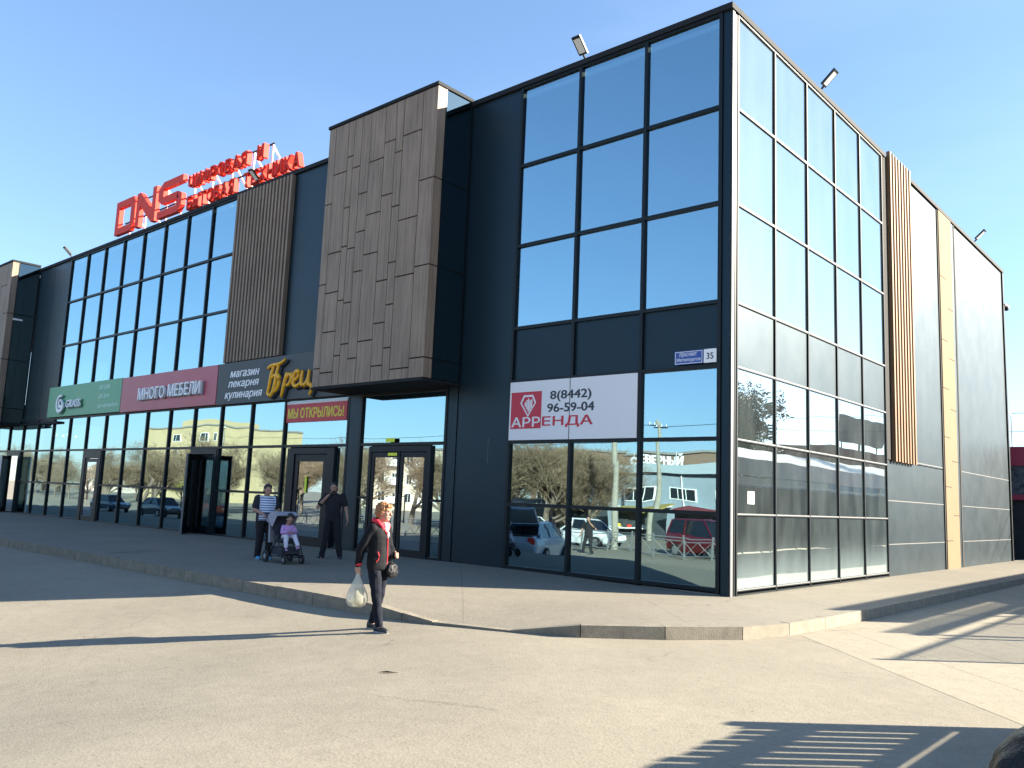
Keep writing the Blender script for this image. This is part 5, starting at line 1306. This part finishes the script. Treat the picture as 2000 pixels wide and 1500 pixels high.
M['concrete_pole'] = pm('concrete pole', (0.27, 0.25, 0.205), 0.9, var=0.15)
def pole(label, loc, h, arms):
    t = thing('utility_pole', label, 'pole', loc, 'concrete poles across the road', local=True)
    MB().tube([(0, 0, 0), (0, 0, h)], [0.20, 0.12], 10).build('shaft', M['concrete_pole'], t)
    MB().tube([(-0.7, 0, h - 0.3), (0.7, 0, h - 0.3)], 0.04, 6).build('crossarm', M['black'], t)
    for q in (-0.6, -0.2, 0.2, 0.6): MB().tube([(q, 0, h - 0.27), (q, 0, h - 0.1)], 0.035, 6).build('insulator', M['white'], t)
    return t
pole('pale concrete pole directly behind the crossed-bar railing', (-17.8, -22.4, -0.75), 8.5, 1)
pole('concrete pole in front of the grey market hall', (-24.3, -36.8, -0.75), 8.2, 1)
pole('concrete pole far left across the road', (-70, -30, -0.75), 8.5, 1)
for z, lb in ((7.4, 'higher wire between the concrete poles'), (6.6, 'lower wire between the concrete poles')):
    b = MB(); b.tube([(-70 + 80 * f, -30 + 8 * f * 1.0, z - 0.75 - 0.9 * math.sin(PI * f)) for f in [k / 14 for k in range(15)]], 0.015, 5)
    tag(b.build('power_line', M['black']), lb, 'wire')

def facade_windows(parent, xs_, zs_, y, w_, h, mat, fr=None):
    for x in xs_:
        for z in zs_:
            f = MB().box(x - w_ / 2 - 0.08, x + w_ / 2 + 0.08, y, y + 0.06, z - 0.08, z + h + 0.08).build('window', fr or M['white'], parent)
            n_ = 3 if w_ > 2 else 2; bb = MB()
            for k in range(n_):
                a0 = x - w_ / 2 + w_ / n_ * k
                bb.box(a0 + 0.05, a0 + w_ / n_ - 0.05, y + 0.05, y + 0.075, z, z + h)
            bb.build('pane', mat, f)
M['win_dark'] = pm('dark window pane', (0.02, 0.025, 0.03), 0.1)
t = thing('market_hall', 'grey market hall with white-framed windows and roof letters across the road', 'building', (-24, -50, -0.75))
MB().box(-36, -12, -58, -45, -0.8, 4.3).build('wall', pm('grey blue cladding', (0.24, 0.29, 0.33), 0.7, var=0.08, vs=1.5), t)
MB().box(-36.4, -11.6, -58.4, -44.5, 4.3, 5.05).build('roof', pm('pale grey roof', (0.34, 0.40, 0.43), 0.6), t)
facade_windows(t, (-31.0, -27.0, -22.6, -18.4), (2.05,), -45.0, 2.6, 0.95, M['win_dark'])
MB().tube([(-26.9, -44.9, 0), (-26.9, -44.9, 4.3)], 0.06, 8).build('downpipe', M['white'], t)
for x in (-33, -29, -26, -22): MB().box(x, x + 0.9, -44.96, -44.5, 1.35, 1.6).build('air_unit', M['white'], t)
t = thing('roof_letters', 'white capital letters standing on the market hall roof', 'sign', (-27.6, -46, 5.05))
text_mesh('СЕВЕРНЫЙ', -32.4, -27.4, 5.1, 6.1, -46, 0.12, M['letter_white'], 'letter_row', t, bold=0.04)
for x in (-32, -30, -28): MB().tube([(x, -45.7, 5.05), (x, -45.85, 6.2)], 0.04, 6).build('strut', M['silver'], t)
st2 = thing('street_stall', 'street stall with a yellow awning in front of the market hall', 'stall', (-27, -38.5, -0.75), 'street stalls across the road', local=True)
MB().box(-2, 2, -1.5, 0, 0, 2.0).build('cabin', M['dark_stall'], st2)
b = MB(); b.hexa([(-2.1, -1.5, 2.3), (2.1, -1.5, 2.3), (2.1, 1.1, 1.95), (-2.1, 1.1, 1.95), (-2.1, -1.5, 2.38), (2.1, -1.5, 2.38), (2.1, 1.1, 2.03), (-2.1, 1.1, 2.03)])
aw = b.build('awning', pm('yellow awning', (0.34, 0.26, 0.07), 0.8), st2)
MB().box(-1.8, 1.8, 0.05, 0.9, 0.7, 0.8).build('counter', M['white'], st2)
for x, r_, k in ((-1.2, 0.22, 'lemon'), (-0.3, 0.2, 'red_sign'), (0.6, 0.24, 'green'), (1.3, 0.2, 'banner_white')):
    b = MB(); b.ell((x, 0.45, 0.9), (r_, 0.25, 0.14), sub=2); b.build('goods', M[k], st2, smooth=True)
red_aw = pm('red awning', (0.20, 0.03, 0.035), 0.8); dk_aw = pm('dark awning', (0.05, 0.06, 0.07), 0.8)
for x, m_, lb in ((-21.5, red_aw, 'street stall with a red awning behind the red minivan'), (-32.5, dk_aw, 'street stall with a dark awning left of the yellow one'), (-38.5, dk_aw, 'dark street stall furthest left in the stall row'), (-16, red_aw, 'red-awning street stall at the right end of the stall row')):
    d = dup(st2, (x, -38.5, -0.75), 0, lb)
    for ch in d.children:
        if ch.name.startswith('awning'):
            ch.data = ch.data.copy(); ch.data.materials.clear(); ch.data.materials.append(m_)
def block(name, label, x0, x1, y0, y1, z1, colr, cols=0, rows_=0, z_first=1.5, wmat=None):
    t = thing(name, label, 'building', ((x0 + x1) / 2, (y0 + y1) / 2, -0.75))
    MB().box(x0, x1, y0, y1, -0.8, z1).build('wall', pm('render ' + name, colr, 0.9, var=0.1, vs=0.5), t)
    MB().box(x0 - 0.2, x1 + 0.2, y0 - 0.2, y1 + 0.2, z1, z1 + 0.25).build('roof', M['plinth'], t)
    if cols:
        dx = (x1 - x0) / cols
        facade_windows(t, [x0 + dx * (k + 0.5) for k in range(cols)], [z_first + 2.8 * k for k in range(rows_)], y1, dx * 0.42, 1.4, M['win_dark'])
    return t
t = block('apartment_block', 'sandy apartment block with a blank end wall and a roof penthouse far across the road', -150, -123, -76, -60, 11.9, (0.44, 0.345, 0.20))
MB().box(-139, -128, -70, -61, 12.15, 13.3).build('penthouse', pm('sandy penthouse', (0.42, 0.33, 0.19), 0.9), t)
facade_windows(t, (-137.5, -128.5, -125.5), (1.2, 4.0, 6.8, 9.4), -60, 1.4, 1.2, M['win_dark'])
t = block('apartment_block', 'pale apartment block with white balconies behind the bare trees', -108, -82, -90, -76, 8.8, (0.52, 0.45, 0.36), 8, 3, 0.6)
for k in range(3):
    for x in (-103, -96.5, -90, -84.5): MB().box(x - 1.2, x + 1.2, -76, -75, 0.3 + 2.8 * k, 1.4 + 2.8 * k).build('balcony', M['white'], t)
block('brick_building', 'orange brick building half hidden by bare trees behind the market hall', -62, -38, -82, -68, 7.6, (0.21, 0.14, 0.10), 7, 2, 1.0)
block('low_building', 'long low pale building far left across the road', -250, -196, -104, -90, 6.0, (0.50, 0.42, 0.36), 12, 2, 0.6)

# bare spring trees
M['bark'] = pm('grey brown bark', (0.13, 0.10, 0.075), 0.9, var=0.25, vs=3)
M['twig'] = pm('brown twigs', (0.19, 0.135, 0.085), 0.9, var=0.3, vs=2)
M['young_leaf'] = pm('young yellow green leaves', (0.20, 0.19, 0.04), 0.7, var=0.35, vs=3)
M['evergreen'] = pm('dark evergreen leaves', (0.035, 0.060, 0.045), 0.7, var=0.4, vs=2)
def tree(label, loc, h, seed, leaf=None, group='bare trees across the road', spread=1.0, name='bare_tree'):
    rnd = random.Random(seed); t = thing(name, label, 'tree', loc, group, local=True)
    tb, cb = MB(), MB(); tips = []
    def grow(p, d, ln, r, lv):
        n_ = 3; pts = [p]; q = p
        for k in range(n_):
            d = (d + Vector((rnd.uniform(-1, 1), rnd.uniform(-1, 1), rnd.uniform(-0.4, 0.8))) * 0.16).normalized(); q = q + d * ln / n_; pts.append(q)
        rr = [r * (1 - 0.42 * k / n_) for k in range(n_ + 1)]
        (tb if lv < 2 else cb).tube(pts, rr, 8 if lv < 1 else (6 if lv < 2 else 3), cap=False)
        if lv >= 5: tips.append(q); return
        k = (7, 6, 5, 4, 4)[lv]
        for i in range(k):
            f = rnd.uniform(0.4, 1.0) if lv else rnd.uniform(0.3, 1.0)
            a = int(f * n_ - 1e-6); bp_ = pts[a].lerp(pts[a + 1], f * n_ - a)
            ax = Vector((rnd.gauss(0, 1), rnd.gauss(0, 1), rnd.gauss(0, 0.35))).normalized()
            nd = (d * 0.75 + ax * (0.75 * spread if lv < 3 else 0.9) + Vector((0, 0, 0.15))).normalized()
            grow(bp_, nd, ln * rnd.uniform(0.58, 0.82), max(0.0085, r * (1 - 0.42 * f) * 0.55), lv + 1)
        if lv >= 1: tips.append(q)
    grow(Vector((0, 0, 0)), Vector((rnd.uniform(-.05, .05), 0, 1)), h * 0.34, h * 0.026, 0)
    tb.build('trunk', M['bark'], t, smooth=True); cr = cb.build('crown', M['twig'], t)
    if leaf:
        lb = MB()
        for p in tips:
            for _ in range(3 if leaf == 'young_leaf' else 7):
                c = p + Vector((rnd.gauss(0, 0.18), rnd.gauss(0, 0.18), rnd.gauss(0, 0.18))); a = Vector((rnd.gauss(0, 1), rnd.gauss(0, 1), rnd.gauss(0, 1))).normalized(); b_ = a.orthogonal().normalized(); s_ = rnd.uniform(0.05, 0.11) * (1 if leaf == 'young_leaf' else 1.6)
                lb.poly([c - a * s_, c + b_ * s_ * 0.6, c + a * s_, c - b_ * s_ * 0.6])
        lb.build('foliage', M[leaf], t)
    return t
TA = tree('broad bare tree behind the silver hatchback, across the road', (-26.0, -27.0, -0.75), 8.2, 3)
TB = tree('bare brown tree between the concrete pole and the market hall', (-33, -38, -0.75), 8.5, 11)
TC = tree('young green tree in front of the sandy apartment block', (-105, -42, -0.75), 6.6, 5, 'young_leaf')
spots = [(-14, -40, 8.5), (-31, -27, 8), (-38, -30, 8.5), (-44, -28, 8), (-52, -33, 9), (-58, -29, 8.2), (-66, -36, 9), (-74, -32, 8), (-84, -38, 8), (-92, -34, 7), (-118, -44, 7), (-132, -46, 7.5), (-165, -52, 9), (-178, -56, 10), (-190, -58, 12), (-206, -60, 9), (-44, -60, 10), (-52, -62, 9.5), (-36, -63, 9), (-28, -64, 9), (-14, -62, 10), (-27, -30.5, 8.6), (-24.5, -29, 8), (-30, -33, 9), (-35, -34, 9), (-40, -40, 9.5), (-47, -35, 9), (-60, -38, 9.5), (-70, -40, 9), (-80, -44, 9.5), (-88, -48, 9), (-96, -55, 9), (-100, -36, 7), (-142, -50, 8), (-170, -46, 9), (-184, -50, 10), (-64, -27, 9), (-71, -29, 9.5), (-79, -28, 9), (-87, -31, 9), (-95, -30, 8.5), (-108, -33, 6), (-116, -34, 6), (-126, -36, 6), (-140, -38, 8), (-152, -40, 10), (-160, -41, 11), (-172, -43, 10)]
where = ['at the right end of the stall row', 'left of the broad tree', 'third from the broad tree', 'fourth from the broad tree', 'fifth from the broad tree', 'sixth from the broad tree', 'seventh from the broad tree', 'eighth from the broad tree', 'ninth from the broad tree', 'tenth from the broad tree',
         'right of the sandy apartment block', 'before the sandy apartment block', 'left of the sandy apartment block', 'second left of the sandy apartment block', 'tallest left of the sandy apartment block', 'furthest left of all', 'before the brick building', 'left before the brick building', 'right before the brick building', 'behind the market hall roof letters', 'behind the right end of the market hall', 'close behind the broad tree', 'close right of the broad tree', 'second row behind the broad tree', 'second row left of the broad tree', 'third row left of the broad tree', 'second row left of the fourth tree', 'second row left of the fifth tree', 'second row behind the seventh tree', 'second row behind the eighth tree', 'second row behind the ninth tree', 'second row behind the tenth tree', 'low one right of the young green tree', 'close before the sandy apartment block', 'close left of the sandy apartment block', 'close before the tallest tree', 'first of the far kerb row', 'second of the far kerb row', 'third of the far kerb row', 'fourth of the far kerb row', 'fifth of the far kerb row', 'sixth of the far kerb row', 'seventh of the far kerb row', 'eighth of the far kerb row', 'ninth of the far kerb row', 'tenth of the far kerb row', 'eleventh of the far kerb row', 'last of the far kerb row']
rnd = random.Random(2)
for (x, y, h), wh in zip(spots, where):
    src, h0 = ((TA, 8.2), (TB, 8.5))[rnd.randint(0, 1)]
    dup(src, (x, y, -0.75), rnd.uniform(0, 6), 'bare spring tree across the road, ' + wh, scale=h / h0)
dup(TC, (-98, -41, -0.75), 2.0, 'smaller young green tree right of the one before the sandy block', scale=0.8)
tree('big dark evergreen tree beyond the market canopy', (22, 42, 0), 12.5, 21, 'evergreen', None, 0.8, name='evergreen_tree')
